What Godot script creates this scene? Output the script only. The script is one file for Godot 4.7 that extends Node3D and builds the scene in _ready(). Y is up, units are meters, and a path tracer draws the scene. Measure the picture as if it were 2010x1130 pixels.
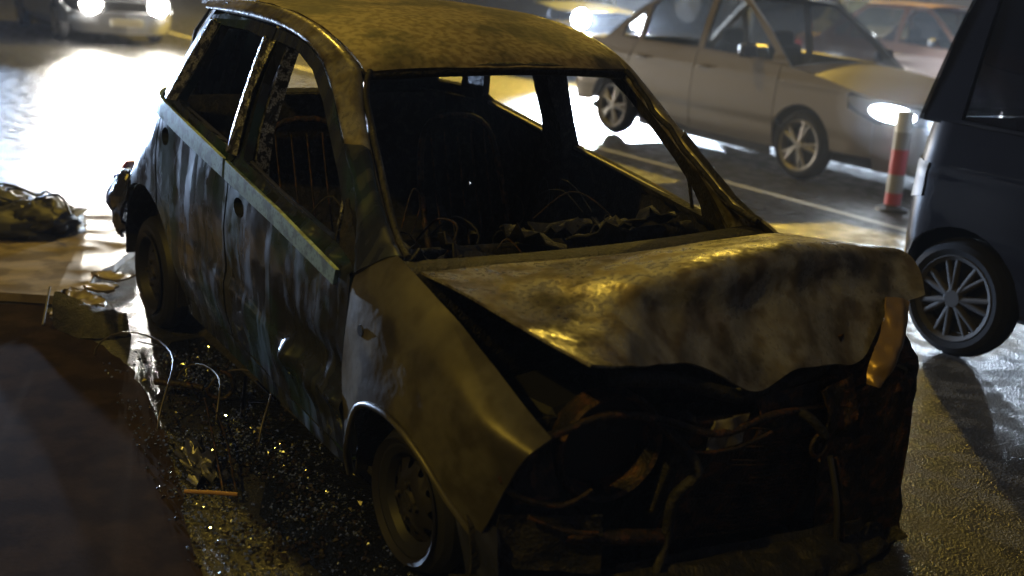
extends Node3D
# A burnt-out hatchback at the roadside at night, traffic passing behind it.

# ---------------------------------------------------------------- mesh building
class MB:
	var P := PackedVector3Array()
	var N := PackedVector3Array()

	func tri(a: Vector3, b: Vector3, c: Vector3, na: Vector3, nb: Vector3, nc: Vector3) -> void:
		var g := (b - a).cross(c - a)
		if g.length_squared() < 1e-16:
			return
		if g.dot(na + nb + nc) > 0.0:
			P.append_array([a, c, b]); N.append_array([na, nc, nb])
		else:
			P.append_array([a, b, c]); N.append_array([na, nb, nc])

	func flat(a: Vector3, b: Vector3, c: Vector3, hint: Vector3) -> void:
		var n := (b - a).cross(c - a).normalized()
		if n.dot(hint) < 0.0:
			n = -n
		tri(a, b, c, n, n, n)

	func quad(a: Vector3, b: Vector3, c: Vector3, d: Vector3, hint: Vector3) -> void:
		flat(a, b, c, hint); flat(a, c, d, hint)

	func box(c: Vector3, s: Vector3, b := Basis(), bev := 0.004) -> void:
		# a box with chamfered edges
		var h := s * 0.5
		bev = minf(bev, minf(h.x, minf(h.y, h.z)) * 0.6)
		var pts := {}
		for i in [-1, 1]:
			for j in [-1, 1]:
				for k in [-1, 1]:
					var q := Vector3(i, j, k)
					pts[[i, j, k, 0]] = c + b * Vector3(i * h.x, j * (h.y - bev), k * (h.z - bev))
					pts[[i, j, k, 1]] = c + b * Vector3(i * (h.x - bev), j * h.y, k * (h.z - bev))
					pts[[i, j, k, 2]] = c + b * Vector3(i * (h.x - bev), j * (h.y - bev), k * h.z)
					flat(pts[[i, j, k, 0]], pts[[i, j, k, 1]], pts[[i, j, k, 2]], b * q)
		for i in [-1, 1]:
			quad(pts[[i, -1, -1, 0]], pts[[i, 1, -1, 0]], pts[[i, 1, 1, 0]], pts[[i, -1, 1, 0]], b * Vector3(i, 0, 0))
			quad(pts[[-1, i, -1, 1]], pts[[1, i, -1, 1]], pts[[1, i, 1, 1]], pts[[-1, i, 1, 1]], b * Vector3(0, i, 0))
			quad(pts[[-1, -1, i, 2]], pts[[1, -1, i, 2]], pts[[1, 1, i, 2]], pts[[-1, 1, i, 2]], b * Vector3(0, 0, i))
			for j in [-1, 1]:
				quad(pts[[i, j, -1, 0]], pts[[i, j, 1, 0]], pts[[i, j, 1, 1]], pts[[i, j, -1, 1]], b * Vector3(i, j, 0))
				quad(pts[[i, -1, j, 0]], pts[[i, 1, j, 0]], pts[[i, 1, j, 2]], pts[[i, -1, j, 2]], b * Vector3(i, 0, j))
				quad(pts[[-1, i, j, 1]], pts[[1, i, j, 1]], pts[[1, i, j, 2]], pts[[-1, i, j, 2]], b * Vector3(0, i, j))

	func tube(pts: Array, r, seg := 8, caps := true) -> void:
		var rings := []
		var up := Vector3(0.123, 0.9, 0.31).normalized()
		for i in pts.size():
			var t: Vector3 = (pts[mini(i + 1, pts.size() - 1)] - pts[maxi(i - 1, 0)]).normalized()
			var x := up.cross(t)
			if x.length() < 0.05:
				x = Vector3(1, 0, 0).cross(t)
			x = x.normalized()
			var y := t.cross(x)
			up = y
			var rr: float = r[i] if r is Array else r
			var ring := []
			for k in seg:
				var a := TAU * k / seg
				var d: Vector3 = x * cos(a) + y * sin(a)
				ring.append([pts[i] + d * rr, d])
			rings.append(ring)
		for i in rings.size() - 1:
			for k in seg:
				var a = rings[i][k]; var b = rings[i][(k + 1) % seg]; var c = rings[i + 1][(k + 1) % seg]; var d = rings[i + 1][k]
				tri(a[0], b[0], c[0], a[1], b[1], c[1]); tri(a[0], c[0], d[0], a[1], c[1], d[1])
		if caps:
			for e in [0, rings.size() - 1]:
				var n: Vector3 = (pts[1] - pts[0]) * -1.0 if e == 0 else pts[-1] - pts[-2]
				for k in seg:
					flat(pts[e], rings[e][k][0], rings[e][(k + 1) % seg][0], n)

	# profile: (radius, height) pairs turned about the local y axis of xf
	func lathe(prof: Array, xf: Transform3D, seg := 24, from := 0.0, to := TAU, wob = null) -> void:
		for i in prof.size() - 1:
			var p: Vector2 = prof[i]; var q: Vector2 = prof[i + 1]
			var e := q - p
			if e.length() < 1e-6:
				continue
			var n2 := Vector2(e.y, -e.x).normalized()
			for k in seg:
				var a0 := lerpf(from, to, float(k) / seg); var a1 := lerpf(from, to, float(k + 1) / seg)
				var d0 := Vector3(cos(a0), 0, sin(a0)); var d1 := Vector3(cos(a1), 0, sin(a1))
				var w0 := 1.0; var w1 := 1.0
				if wob != null:
					w0 = wob.call(a0); w1 = wob.call(fmod(a1, TAU) if to == TAU else a1)
				var a := xf * (d0 * p.x * w0 + Vector3.UP * p.y); var b := xf * (d1 * p.x * w1 + Vector3.UP * p.y)
				var c := xf * (d1 * q.x * w1 + Vector3.UP * q.y); var d := xf * (d0 * q.x * w0 + Vector3.UP * q.y)
				var n0 := xf.basis * (d0 * n2.x + Vector3.UP * n2.y); var n1 := xf.basis * (d1 * n2.x + Vector3.UP * n2.y)
				tri(a, b, c, n0, n1, n1); tri(a, c, d, n0, n1, n0)

	# a grid of points (rows of Vector3) as a sheet with thickness; outward is the side that `hint` points to at the middle
	func sheet(g: Array, hint: Vector3, thick := 0.0) -> void:
		var R := g.size(); var C: int = g[0].size()
		var nn := []
		for i in R:
			var row := []
			for j in C:
				var du: Vector3 = g[mini(i + 1, R - 1)][j] - g[maxi(i - 1, 0)][j]
				var dv: Vector3 = g[i][mini(j + 1, C - 1)] - g[i][maxi(j - 1, 0)]
				row.append(du.cross(dv).normalized())
			nn.append(row)
		var mid: Vector3 = nn[R / 2][C / 2]
		var sgn := 1.0 if mid.dot(hint) >= 0.0 else -1.0
		for i in R:
			for j in C:
				nn[i][j] = nn[i][j] * sgn
		for i in R - 1:
			for j in C - 1:
				tri(g[i][j], g[i + 1][j], g[i + 1][j + 1], nn[i][j], nn[i + 1][j], nn[i + 1][j + 1])
				tri(g[i][j], g[i + 1][j + 1], g[i][j + 1], nn[i][j], nn[i + 1][j + 1], nn[i][j + 1])
		if thick > 0.0:
			var bk := []
			for i in R:
				var row := []
				for j in C:
					row.append(g[i][j] - nn[i][j] * thick)
				bk.append(row)
			for i in R - 1:
				for j in C - 1:
					tri(bk[i][j], bk[i + 1][j], bk[i + 1][j + 1], -nn[i][j], -nn[i + 1][j], -nn[i + 1][j + 1])
					tri(bk[i][j], bk[i + 1][j + 1], bk[i][j + 1], -nn[i][j], -nn[i + 1][j + 1], -nn[i][j + 1])
			for i in R - 1:
				quad(g[i][0], g[i + 1][0], bk[i + 1][0], bk[i][0], g[i][0] - g[i][1])
				quad(g[i][C - 1], g[i + 1][C - 1], bk[i + 1][C - 1], bk[i][C - 1], g[i][C - 1] - g[i][C - 2])
			for j in C - 1:
				quad(g[0][j], g[0][j + 1], bk[0][j + 1], bk[0][j], g[0][j] - g[1][j])
				quad(g[R - 1][j], g[R - 1][j + 1], bk[R - 1][j + 1], bk[R - 1][j], g[R - 1][j] - g[R - 2][j])

	# a flat outline (with holes) lifted onto a curved surface, with thickness
	func panel(outer: Array, holes: Array, cell: float, lift: Callable, thick: float) -> void:
		var o := PackedVector2Array(outer)
		var hs := []
		for h in holes:
			hs.append(PackedVector2Array(h))
		var lo := o[0]; var hi := o[0]
		for p in o:
			lo = lo.min(p); hi = hi.max(p)
		var nx := int(ceil((hi.x - lo.x) / cell)); var ny := int(ceil((hi.y - lo.y) / cell))
		var cache := {}
		var look := func(p: Vector2) -> Array:
			var key := p.snapped(Vector2(1e-5, 1e-5))
			if not cache.has(key):
				var e := 0.006
				var q: Vector3 = lift.call(p)
				var n: Vector3 = ((lift.call(p + Vector2(e, 0)) as Vector3) - (lift.call(p - Vector2(e, 0)) as Vector3)).cross((lift.call(p + Vector2(0, e)) as Vector3) - (lift.call(p - Vector2(0, e)) as Vector3)).normalized()
				cache[key] = [q, n]
			return cache[key]
		for i in nx:
			for j in ny:
				var a := lo + Vector2(i, j) * cell
				var rect := PackedVector2Array([a, a + Vector2(cell, 0), a + Vector2(cell, cell), a + Vector2(0, cell)])
				var polys := Geometry2D.intersect_polygons(rect, o)
				for h in hs:
					var next: Array[PackedVector2Array] = []
					for p in polys:
						for q in Geometry2D.clip_polygons(p, h):
							if not Geometry2D.is_polygon_clockwise(q):
								next.append(q)
					polys = next
				for p in polys:
					var ix := Geometry2D.triangulate_polygon(p)
					for k in range(0, ix.size(), 3):
						var A: Array = look.call(p[ix[k]]); var B: Array = look.call(p[ix[k + 1]]); var D: Array = look.call(p[ix[k + 2]])
						tri(A[0], B[0], D[0], A[1], B[1], D[1])
						if thick > 0.0:
							tri(A[0] - A[1] * thick, B[0] - B[1] * thick, D[0] - D[1] * thick, -A[1], -B[1], -D[1])
		if thick > 0.0:
			for loop in [o] + hs:
				var cw := Geometry2D.is_polygon_clockwise(loop)
				for i in loop.size():
					var p: Vector2 = loop[i]; var q: Vector2 = loop[(i + 1) % loop.size()]
					var m := maxi(1, int(ceil(p.distance_to(q) / cell)))
					for k in m:
						var A: Array = look.call(p.lerp(q, float(k) / m)); var B: Array = look.call(p.lerp(q, float(k + 1) / m))
						var hint: Vector3 = (B[0] - A[0]).cross(A[1]) * (-1.0 if cw else 1.0)
						if loop != o:
							hint = -hint
						quad(A[0], B[0], B[0] - B[1] * thick, A[0] - A[1] * thick, hint)

	func mirrored() -> MB:
		var m := MB.new()
		for i in range(0, P.size(), 3):
			var q := []
			var n := []
			for k in 3:
				q.append(P[i + k] * Vector3(1, 1, -1)); n.append(N[i + k] * Vector3(1, 1, -1))
			m.tri(q[0], q[1], q[2], n[0], n[1], n[2])
		return m

	func mesh() -> ArrayMesh:
		var arr := []
		arr.resize(Mesh.ARRAY_MAX)
		arr[Mesh.ARRAY_VERTEX] = P
		arr[Mesh.ARRAY_NORMAL] = N
		var m := ArrayMesh.new()
		m.add_surface_from_arrays(Mesh.PRIMITIVE_TRIANGLES, arr)
		return m


static func catmull(p0: Vector3, p1: Vector3, p2: Vector3, p3: Vector3, t: float) -> Vector3:
	return 0.5 * ((2.0 * p1) + (p2 - p0) * t + (2.0 * p0 - 5.0 * p1 + 4.0 * p2 - p3) * t * t + (3.0 * p1 - p0 - 3.0 * p2 + p3) * t * t * t)

func smooth_line(c: Array, n: int) -> Array:
	var out := []
	for i in c.size() - 1:
		for k in n:
			out.append(catmull(c[maxi(i - 1, 0)], c[i], c[i + 1], c[mini(i + 2, c.size() - 1)], float(k) / n))
	out.append(c[-1])
	return out

func patch(ctrl: Array, nu: int, nv: int) -> Array:
	var rows := []
	for r in ctrl:
		rows.append(smooth_line(r, nv))
	var out := []
	for j in rows[0].size():
		var col := []
		for i in rows.size():
			col.append(rows[i][j])
		var s := smooth_line(col, nu)
		for i in s.size():
			if j == 0:
				out.append([])
			out[i].append(s[i])
	return out

# ---------------------------------------------------------------- nodes
var used := {}
func numbered(called: String) -> String:
	if not used.has(called):
		used[called] = 0
		return called
	used[called] += 1
	return "%s_%03d" % [called, used[called]]

func thing(called: String, label: String, category: String, xf := Transform3D(), group := "") -> Node3D:
	var o := Node3D.new()
	o.name = numbered(called)
	add_child(o)
	o.transform = xf
	tag(o, label, category, group)
	return o

func tag(o: Node, label: String, category: String, group := "", kind := "") -> void:
	o.set_meta("label", label)
	o.set_meta("category", category)
	if group:
		o.set_meta("group", group)
	if kind:
		o.set_meta("kind", kind)

func part(called: String, mb, mat: Material, parent: Node, label := "") -> MeshInstance3D:
	var o := MeshInstance3D.new()
	o.name = called if parent != self else numbered(called)
	o.mesh = mb.mesh() if mb is MB else mb
	o.material_override = mat
	parent.add_child(o, true)
	if label:
		o.set_meta("label", label)
	return o

func struct(called: String, mb, mat: Material) -> MeshInstance3D:
	var o := part(called, mb, mat, self)
	o.set_meta("kind", "structure")
	return o

# ---------------------------------------------------------------- materials
var M := {}
var rng := RandomNumberGenerator.new()

func lin(r: float, g: float, b: float, a := 1.0) -> Color:
	var c := Color(r, g, b).linear_to_srgb()
	c.a = a
	return c

func noise(freq: float, octaves := 4, kind := FastNoiseLite.TYPE_SIMPLEX_SMOOTH, sd := 1) -> FastNoiseLite:
	var n := FastNoiseLite.new()
	n.noise_type = kind
	n.frequency = freq
	n.fractal_octaves = octaves
	n.seed = sd
	return n

# a colour picture: f(u, v) gives a linear colour for u, v in 0..1; drawn from seamless fields
func field(size: int, freq: float, octaves: int, sd: int, kind := FastNoiseLite.TYPE_SIMPLEX_SMOOTH) -> PackedByteArray:
	var im := noise(freq, octaves, kind, sd).get_seamless_image(size, size)
	im.convert(Image.FORMAT_L8)
	return im.get_data()

func stretched(size: int, fx: float, fy: float, octaves: int, sd: int) -> PackedByteArray:
	var n := noise(1.0, octaves, FastNoiseLite.TYPE_SIMPLEX_SMOOTH, sd)
	var d := PackedByteArray()
	d.resize(size * size)
	for y in size:
		for x in size:
			d[y * size + x] = int(clampf(n.get_noise_2d(x * fx / size, y * fy / size) * 0.75 + 0.5, 0.0, 1.0) * 255.0)
	return d

func picture(size: int, f: Callable) -> ImageTexture:
	var d := PackedByteArray()
	d.resize(size * size * 3)
	for i in size * size:
		var c: Color = f.call(i)
		c = c.linear_to_srgb()
		d[i * 3] = int(clampf(c.r, 0, 1) * 255); d[i * 3 + 1] = int(clampf(c.g, 0, 1) * 255); d[i * 3 + 2] = int(clampf(c.b, 0, 1) * 255)
	return ImageTexture.create_from_image(Image.create_from_data(size, size, false, Image.FORMAT_RGB8, d))

func grey(size: int, f: Callable) -> ImageTexture:
	var d := PackedByteArray()
	d.resize(size * size)
	for i in size * size:
		d[i] = int(clampf(f.call(i), 0.0, 1.0) * 255.0)
	return ImageTexture.create_from_image(Image.create_from_data(size, size, false, Image.FORMAT_L8, d))

func mat(key: String, albedo: Color, rough: float, metal := 0.0, o := {}) -> StandardMaterial3D:
	var m := StandardMaterial3D.new()
	m.resource_name = key
	m.albedo_color = albedo
	m.roughness = rough
	m.metallic = metal
	for k in o:
		m.set(k, o[k])
	M[key] = m
	return m

func triplanar(m: StandardMaterial3D, per_metre: float, in_world := false) -> StandardMaterial3D:
	m.uv1_triplanar = true
	m.uv1_world_triplanar = in_world
	m.uv1_triplanar_sharpness = 4.0
	m.uv1_scale = Vector3.ONE * per_metre
	return m

func make_materials() -> void:
	var S := 512
	var big := field(S, 0.006, 4, 11)
	var mid := field(S, 0.022, 4, 12)
	var fine := field(S, 0.09, 3, 13)
	var patch2 := field(S, 0.010, 5, 14)
	var streak := stretched(S, 26.0, 3.0, 4, 15)
	var streak2 := stretched(S, 9.0, 2.2, 3, 16)
	var cell := field(S, 0.11, 2, 17, FastNoiseLite.TYPE_CELLULAR)
	var sm := func(a: float, b: float, x: float) -> float: return smoothstep(a, b, x)
	# heat-bleached sheet steel: ash grey and rust with soot left in patches
	var burnt := picture(S, func(i: int) -> Color:
		var a := big[i] / 255.0; var b := mid[i] / 255.0; var c := fine[i] / 255.0; var e := patch2[i] / 255.0
		var ash := Color(0.36, 0.34, 0.29).lerp(Color(0.21, 0.175, 0.12), sm.call(0.35, 0.7, b))
		ash = ash.lerp(Color(0.17, 0.10, 0.055), 0.35 * sm.call(0.55, 0.8, e))
		var soot := clampf(sm.call(0.36, 0.80, a * 0.5 + b * 0.3 + e * 0.2) * 0.95 + sm.call(0.60, 0.80, c) * 0.3, 0, 1)
		return ash.lerp(Color(0.030, 0.025, 0.019), soot) * (0.75 + 0.5 * c))
	var burnt_h := grey(S, func(i: int) -> float: return 0.5 * mid[i] / 255.0 + 0.5 * fine[i] / 255.0)
	var burnt_r := grey(S, func(i: int) -> float: return 0.24 + 0.42 * smoothstep(0.3, 0.75, 0.5 * mid[i] / 255.0 + 0.5 * fine[i] / 255.0))
	var m := triplanar(mat("burnt_steel", Color.WHITE, 1.0, 0.4, {"albedo_texture": burnt, "heightmap_enabled": true, "heightmap_texture": burnt_h, "heightmap_scale": 0.16, "roughness_texture": burnt_r}), 0.8)
	# the roof: denser, scorched grain
	var scorch := picture(S, func(i: int) -> Color:
		var a := big[i] / 255.0; var b := mid[i] / 255.0; var c := fine[i] / 255.0
		var ash := Color(0.27, 0.22, 0.14).lerp(Color(0.17, 0.12, 0.06), sm.call(0.3, 0.7, c))
		return ash.lerp(Color(0.03, 0.024, 0.018), clampf(sm.call(0.38, 0.66, a * 0.8 + b * 0.2) * 0.75 + 0.22 * sm.call(0.48, 0.72, c) + 0.25 * sm.call(0.5, 0.75, b), 0, 1)))
	m = triplanar(mat("scorched_roof", Color.WHITE, 0.62, 0.25, {"albedo_texture": scorch, "heightmap_enabled": true, "heightmap_texture": burnt_h, "heightmap_scale": 0.25}), 0.55)
	# fender: smoother tan film over steel
	var film := picture(S, func(i: int) -> Color:
		var a := big[i] / 255.0; var b := mid[i] / 255.0; var c := fine[i] / 255.0
		var k := Color(0.15, 0.14, 0.11).lerp(Color(0.095, 0.085, 0.06), sm.call(0.35, 0.7, b))
		return k.lerp(Color(0.035, 0.03, 0.026), 0.75 * sm.call(0.5, 0.72, a)) * (0.85 + 0.3 * c))
	m = triplanar(mat("filmed_steel", Color.WHITE, 0.42, 0.4, {"albedo_texture": film, "heightmap_enabled": true, "heightmap_texture": burnt_h, "heightmap_scale": 0.12}), 0.55)
	# doors: soot washed down by water in runs over blue-grey steel, traces of green paint
	var runs := picture(S, func(i: int) -> Color:
		var s := streak[i] / 255.0; var t := streak2[i] / 255.0; var b := mid[i] / 255.0; var e := patch2[i] / 255.0; var c := fine[i] / 255.0
		var k := Color(0.027, 0.031, 0.044).lerp(Color(0.052, 0.058, 0.070), sm.call(0.45, 0.8, s))
		k = k.lerp(Color(0.030, 0.075, 0.082), 0.7 * sm.call(0.52, 0.7, e))
		k = k.lerp(Color(0.085, 0.09, 0.10), 0.38 * sm.call(0.55, 0.8, t) * (0.4 + 0.6 * s))
		return k * (0.8 + 0.4 * c) )
	var runs_r := grey(S, func(i: int) -> float: return 0.15 + 0.34 * smoothstep(0.35, 0.7, 0.6 * streak[i] / 255.0 + 0.4 * mid[i] / 255.0))
	m = triplanar(mat("sooted_door", Color.WHITE, 1.0, 0.35, {"albedo_texture": runs, "roughness_texture": runs_r, "heightmap_enabled": true, "heightmap_texture": burnt_h, "heightmap_scale": 0.08}), 0.42)
	# blistered pale paint on belt trim and pillars
	var blister := picture(S, func(i: int) -> Color:
		var b := mid[i] / 255.0; var c := fine[i] / 255.0; var s := streak[i] / 255.0
		return Color(0.24, 0.37, 0.38).lerp(Color(0.13, 0.19, 0.20), sm.call(0.4, 0.7, b)).lerp(Color(0.05, 0.055, 0.06), 0.5 * sm.call(0.55, 0.75, c)))
	m = triplanar(mat("belt_paint", Color.WHITE, 0.38, 0.3, {"albedo_texture": blister}), 1.1)
	var flaked := picture(S, func(i: int) -> Color:
		var b := mid[i] / 255.0; var c := cell[i] / 255.0; var f := fine[i] / 255.0
		return Color(0.32, 0.32, 0.34).lerp(Color(0.03, 0.03, 0.034), clampf(sm.call(0.42, 0.6, b) + 0.7 * sm.call(0.5, 0.62, f), 0, 1)))
	m = triplanar(mat("flaked_pillar", Color.WHITE, 0.36, 0.55, {"albedo_texture": flaked, "heightmap_enabled": true, "heightmap_texture": burnt_h, "heightmap_scale": 0.5}), 2.2)
	# soot and rust inside and in the engine bay
	var sooty := picture(S, func(i: int) -> Color:
		var b := mid[i] / 255.0; var c := fine[i] / 255.0
		return Color(0.016, 0.015, 0.015).lerp(Color(0.04, 0.034, 0.03), sm.call(0.5, 0.75, b)) * (0.7 + 0.6 * c))
	m = triplanar(mat("soot", Color.WHITE, 0.7, 0.0, {"albedo_texture": sooty, "heightmap_enabled": true, "heightmap_texture": burnt_h, "heightmap_scale": 0.8}), 1.6)
	var rusty := picture(S, func(i: int) -> Color:
		var a := patch2[i] / 255.0; var b := mid[i] / 255.0; var c := fine[i] / 255.0
		var k := Color(0.05, 0.033, 0.022).lerp(Color(0.13, 0.058, 0.026), sm.call(0.45, 0.7, b))
		return k.lerp(Color(0.016, 0.013, 0.012), sm.call(0.45, 0.65, a)) * (0.7 + 0.6 * c))
	m = triplanar(mat("rust", Color.WHITE, 0.6, 0.35, {"albedo_texture": rusty, "heightmap_enabled": true, "heightmap_texture": burnt_h, "heightmap_scale": 0.8}), 1.8)
	mat("scaled_steel", lin(0.028, 0.026, 0.027), 0.5, 0.4)
	mat("rust_gold", lin(0.34, 0.22, 0.10), 0.34, 0.4)
	mat("char", lin(0.012, 0.012, 0.014), 0.55, 0.0)
	mat("melted_plastic", lin(0.022, 0.024, 0.05), 0.22, 0.0)
	mat("bare_steel", lin(0.26, 0.25, 0.24), 0.38, 0.9)
	mat("wire", lin(0.16, 0.14, 0.12), 0.5, 0.6)
	mat("red_plastic", lin(0.20, 0.015, 0.02), 0.35, 0.0)
	mat("tan_stick", lin(0.42, 0.22, 0.09), 0.5, 0.0)
	mat("foil", lin(0.10, 0.10, 0.13), 0.28, 0.7)
	# ground
	var T := 1024
	var stones := field(T, 0.10, 2, 21, FastNoiseLite.TYPE_CELLULAR)
	var grit_t := field(T, 0.17, 3, 22)
	var wet_t := field(T, 0.007, 4, 23)
	var grit := field(S, 0.16, 3, 24)
	var wet := field(S, 0.012, 4, 25)
	var asphalt := picture(T, func(i: int) -> Color:
		var s := stones[i] / 255.0; var g := grit_t[i] / 255.0; var w := wet_t[i] / 255.0
		return Color(0.028, 0.028, 0.030).lerp(Color(0.095, 0.092, 0.088), sm.call(0.45, 0.85, 0.5 * s + 0.5 * g)) * (0.75 + 0.5 * w))
	var asphalt_h := grey(T, func(i: int) -> float: return 0.55 * stones[i] / 255.0 + 0.45 * grit_t[i] / 255.0)
	var asphalt_r := grey(T, func(i: int) -> float: return 0.30 + 0.30 * smoothstep(0.3, 0.7, wet_t[i] / 255.0))
	m = triplanar(mat("wet_asphalt", Color.WHITE, 1.0, 0.0, {"albedo_texture": asphalt, "heightmap_enabled": true, "heightmap_texture": asphalt_h, "heightmap_scale": 0.6, "roughness_texture": asphalt_r}), 0.75, true)
	var walk := picture(S, func(i: int) -> Color:
		var g := grit[i] / 255.0; var w := wet[i] / 255.0; var b := mid[i] / 255.0
		return Color(0.034, 0.023, 0.016).lerp(Color(0.022, 0.015, 0.011), sm.call(0.35, 0.7, w)) * (0.85 + 0.3 * g) * (0.85 + 0.3 * b))
	m = triplanar(mat("footway", Color.WHITE, 0.95, 0.0, {"metallic_specular": 0.1, "albedo_texture": walk, "heightmap_enabled": true, "heightmap_texture": asphalt_h, "heightmap_scale": 0.03}), 0.6, true)
	var slab := picture(S, func(i: int) -> Color:
		var g := grit[i] / 255.0; var w := patch2[i] / 255.0; var s := streak2[i] / 255.0
		return Color(0.24, 0.19, 0.13).lerp(Color(0.12, 0.09, 0.06), sm.call(0.4, 0.7, w)) * (0.85 + 0.3 * g) * (0.8 + 0.4 * s))
	m = triplanar(mat("tan_slab", Color.WHITE, 0.5, 0.0, {"albedo_texture": slab}), 0.7, true)
	triplanar(mat("water", lin(0.008, 0.009, 0.010), 0.07, 0.0, {"heightmap_enabled": true, "heightmap_texture": asphalt_h, "heightmap_scale": 0.7}), 0.6, true)
	mat("line_paint", lin(0.55, 0.54, 0.5), 0.5, 0.0)
	# traffic
	mat("tan_paint", lin(0.185, 0.155, 0.118), 0.36, 0.3, {"clearcoat_enabled": true, "clearcoat": 0.6, "clearcoat_roughness": 0.12})
	mat("black_paint", lin(0.007, 0.007, 0.010), 0.3, 0.0, {"metallic_specular": 0.2, "clearcoat_enabled": true, "clearcoat": 0.55, "clearcoat_roughness": 0.04})
	mat("grey_paint", lin(0.10, 0.11, 0.14), 0.3, 0.3, {"clearcoat_enabled": true, "clearcoat": 0.7, "clearcoat_roughness": 0.08})
	mat("silver_paint", lin(0.32, 0.33, 0.36), 0.3, 0.5, {"clearcoat_enabled": true, "clearcoat": 0.7, "clearcoat_roughness": 0.08})
	mat("orange_paint", lin(0.13, 0.052, 0.016), 0.45, 0.0, {"clearcoat_enabled": true, "clearcoat": 0.6, "clearcoat_roughness": 0.1})
	mat("trim", lin(0.015, 0.015, 0.016), 0.55)
	mat("tyre", lin(0.014, 0.014, 0.015), 0.9, 0.0, {"metallic_specular": 0.25})
	mat("alloy", lin(0.24, 0.22, 0.19), 0.45, 0.6)
	mat("dark_alloy", lin(0.03, 0.026, 0.022), 0.8, 0.1)
	mat("chrome", lin(0.6, 0.6, 0.6), 0.12, 1.0)
	mat("cabin", lin(0.02, 0.02, 0.022), 0.8)
	mat("car_glass", lin(0.02, 0.028, 0.03, 0.55), 0.03, 0.0, {"transparency": BaseMaterial3D.TRANSPARENCY_ALPHA})
	mat("dark_glass", lin(0.006, 0.006, 0.008, 0.93), 0.04, 0.0, {"transparency": BaseMaterial3D.TRANSPARENCY_ALPHA})
	mat("lens_off", lin(0.25, 0.26, 0.28), 0.08, 0.3)
	mat("lens_lit", lin(0.8, 0.8, 0.8), 0.2, 0.0, {"emission_enabled": true, "emission": lin(0.80, 0.90, 1.0), "emission_energy_multiplier": 90.0})
	mat("lens_warm", lin(0.8, 0.8, 0.8), 0.2, 0.0, {"emission_enabled": true, "emission": lin(1.0, 0.94, 0.83), "emission_energy_multiplier": 160.0})
	mat("tail_red", lin(0.35, 0.01, 0.015), 0.2)
	mat("tail_lit", lin(0.4, 0.01, 0.02), 0.2, 0.0, {"emission_enabled": true, "emission": lin(1.0, 0.06, 0.10), "emission_energy_multiplier": 1.2})
	mat("post_red", lin(0.50, 0.05, 0.06), 0.4)
	mat("post_white", lin(0.75, 0.75, 0.72), 0.3)
	mat("post_grey", lin(0.33, 0.31, 0.28), 0.5)
	mat("galvanised", lin(0.35, 0.36, 0.37), 0.45, 0.8)
	mat("sodium", lin(0.9, 0.8, 0.5), 0.3, 0.0, {"emission_enabled": true, "emission": lin(1.0, 0.58, 0.16), "emission_energy_multiplier": 30.0})

# ---------------------------------------------------------------- the burnt car
# car axes: x forward, y up, z to the car's right (the side towards the camera)
var dent := noise(1.7, 2, FastNoiseLite.TYPE_SIMPLEX_SMOOTH, 31)
var dent2 := noise(6.0, 2, FastNoiseLite.TYPE_SIMPLEX_SMOOTH, 32)

func lerp_list(l: Array, v: float) -> float:
	if v <= l[0].x:
		return l[0].y
	for i in l.size() - 1:
		if v <= l[i + 1].x:
			return lerpf(l[i].y, l[i + 1].y, (v - l[i].x) / (l[i + 1].x - l[i].x))
	return l[-1].y

const CORNER := [Vector2(0.30, -0.38), Vector2(0.45, -0.33), Vector2(0.63, -0.2), Vector2(0.87, 0.05), Vector2(1.03, 0.12), Vector2(1.14, 0.16), Vector2(1.3, 0.24), Vector2(1.42, 0.32)]
const CORNER_R := 0.4

func belt(x: float) -> float:
	return 1.04 - 0.105 * x

func side_z(x: float, y: float) -> float:
	var b := belt(x)
	if y <= b:
		var z := 0.775 - 0.035 * pow((y - 0.62) / 0.38, 2.0)
		z -= 0.012 * smoothstep(0.40, 0.30, y)                    # tuck above the sill
		return z
	var t := (y - b) / (1.44 - b)
	return 0.735 - 0.135 * t - 0.03 * t * t

func car_side(p: Vector2) -> Vector3:
	var x := p.x; var y := p.y
	var s0 := lerp_list(CORNER, y)
	var q: Vector3
	if x >= s0:
		q = Vector3(x, y, side_z(x, y))
	else:
		var a := (s0 - x) / CORNER_R
		var z0 := side_z(s0, y)
		if a <= PI / 2:
			q = Vector3(s0 - CORNER_R * sin(a), y, z0 - CORNER_R * (1.0 - cos(a)))
		else:
			q = Vector3(s0 - CORNER_R, y, z0 - CORNER_R - (a - PI / 2) * CORNER_R)
	var w := smoothstep(1.0, 0.8, y)
	q.z += w * (0.010 * dent.get_noise_2d(x * 1.0, y * 1.0) + 0.0025 * dent2.get_noise_2d(x, y))
	# crease along the foot of the doors, knocked deeper towards the front wheel
	var y0 := 0.515 - 0.085 * (x - 1.30) + 0.006 * dent2.get_noise_2d(x * 2.0, 3.0)
	var deep := 0.010 + 0.034 * smoothstep(1.25, 1.75, x)
	q.z -= deep * smoothstep(y0 - 0.055, y0 - 0.01, y) * smoothstep(y0 + 0.16, y0 + 0.02, y) * smoothstep(0.2, 0.7, x) * smoothstep(1.90, 1.80, x)
	for b in [Vector3(1.455, 0.440, 0.040), Vector3(1.735, 0.470, 0.040), Vector3(1.805, 0.452, 0.034), Vector3(1.62, 0.405, 0.022)]:
		var k := Vector2((x - b.x) / 0.045, (y - b.y) / 0.050)
		if k.length_squared() < 8.0:
			q.z += b.z * exp(-k.length_squared())
	return q

func arc(cx: float, cy: float, r: float, a0: float, a1: float, n: int) -> Array:
	var out := []
	for i in n + 1:
		var a := deg_to_rad(lerpf(a0, a1, float(i) / n))
		out.append(Vector2(cx + r * cos(a), cy + r * sin(a)))
	return out

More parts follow.
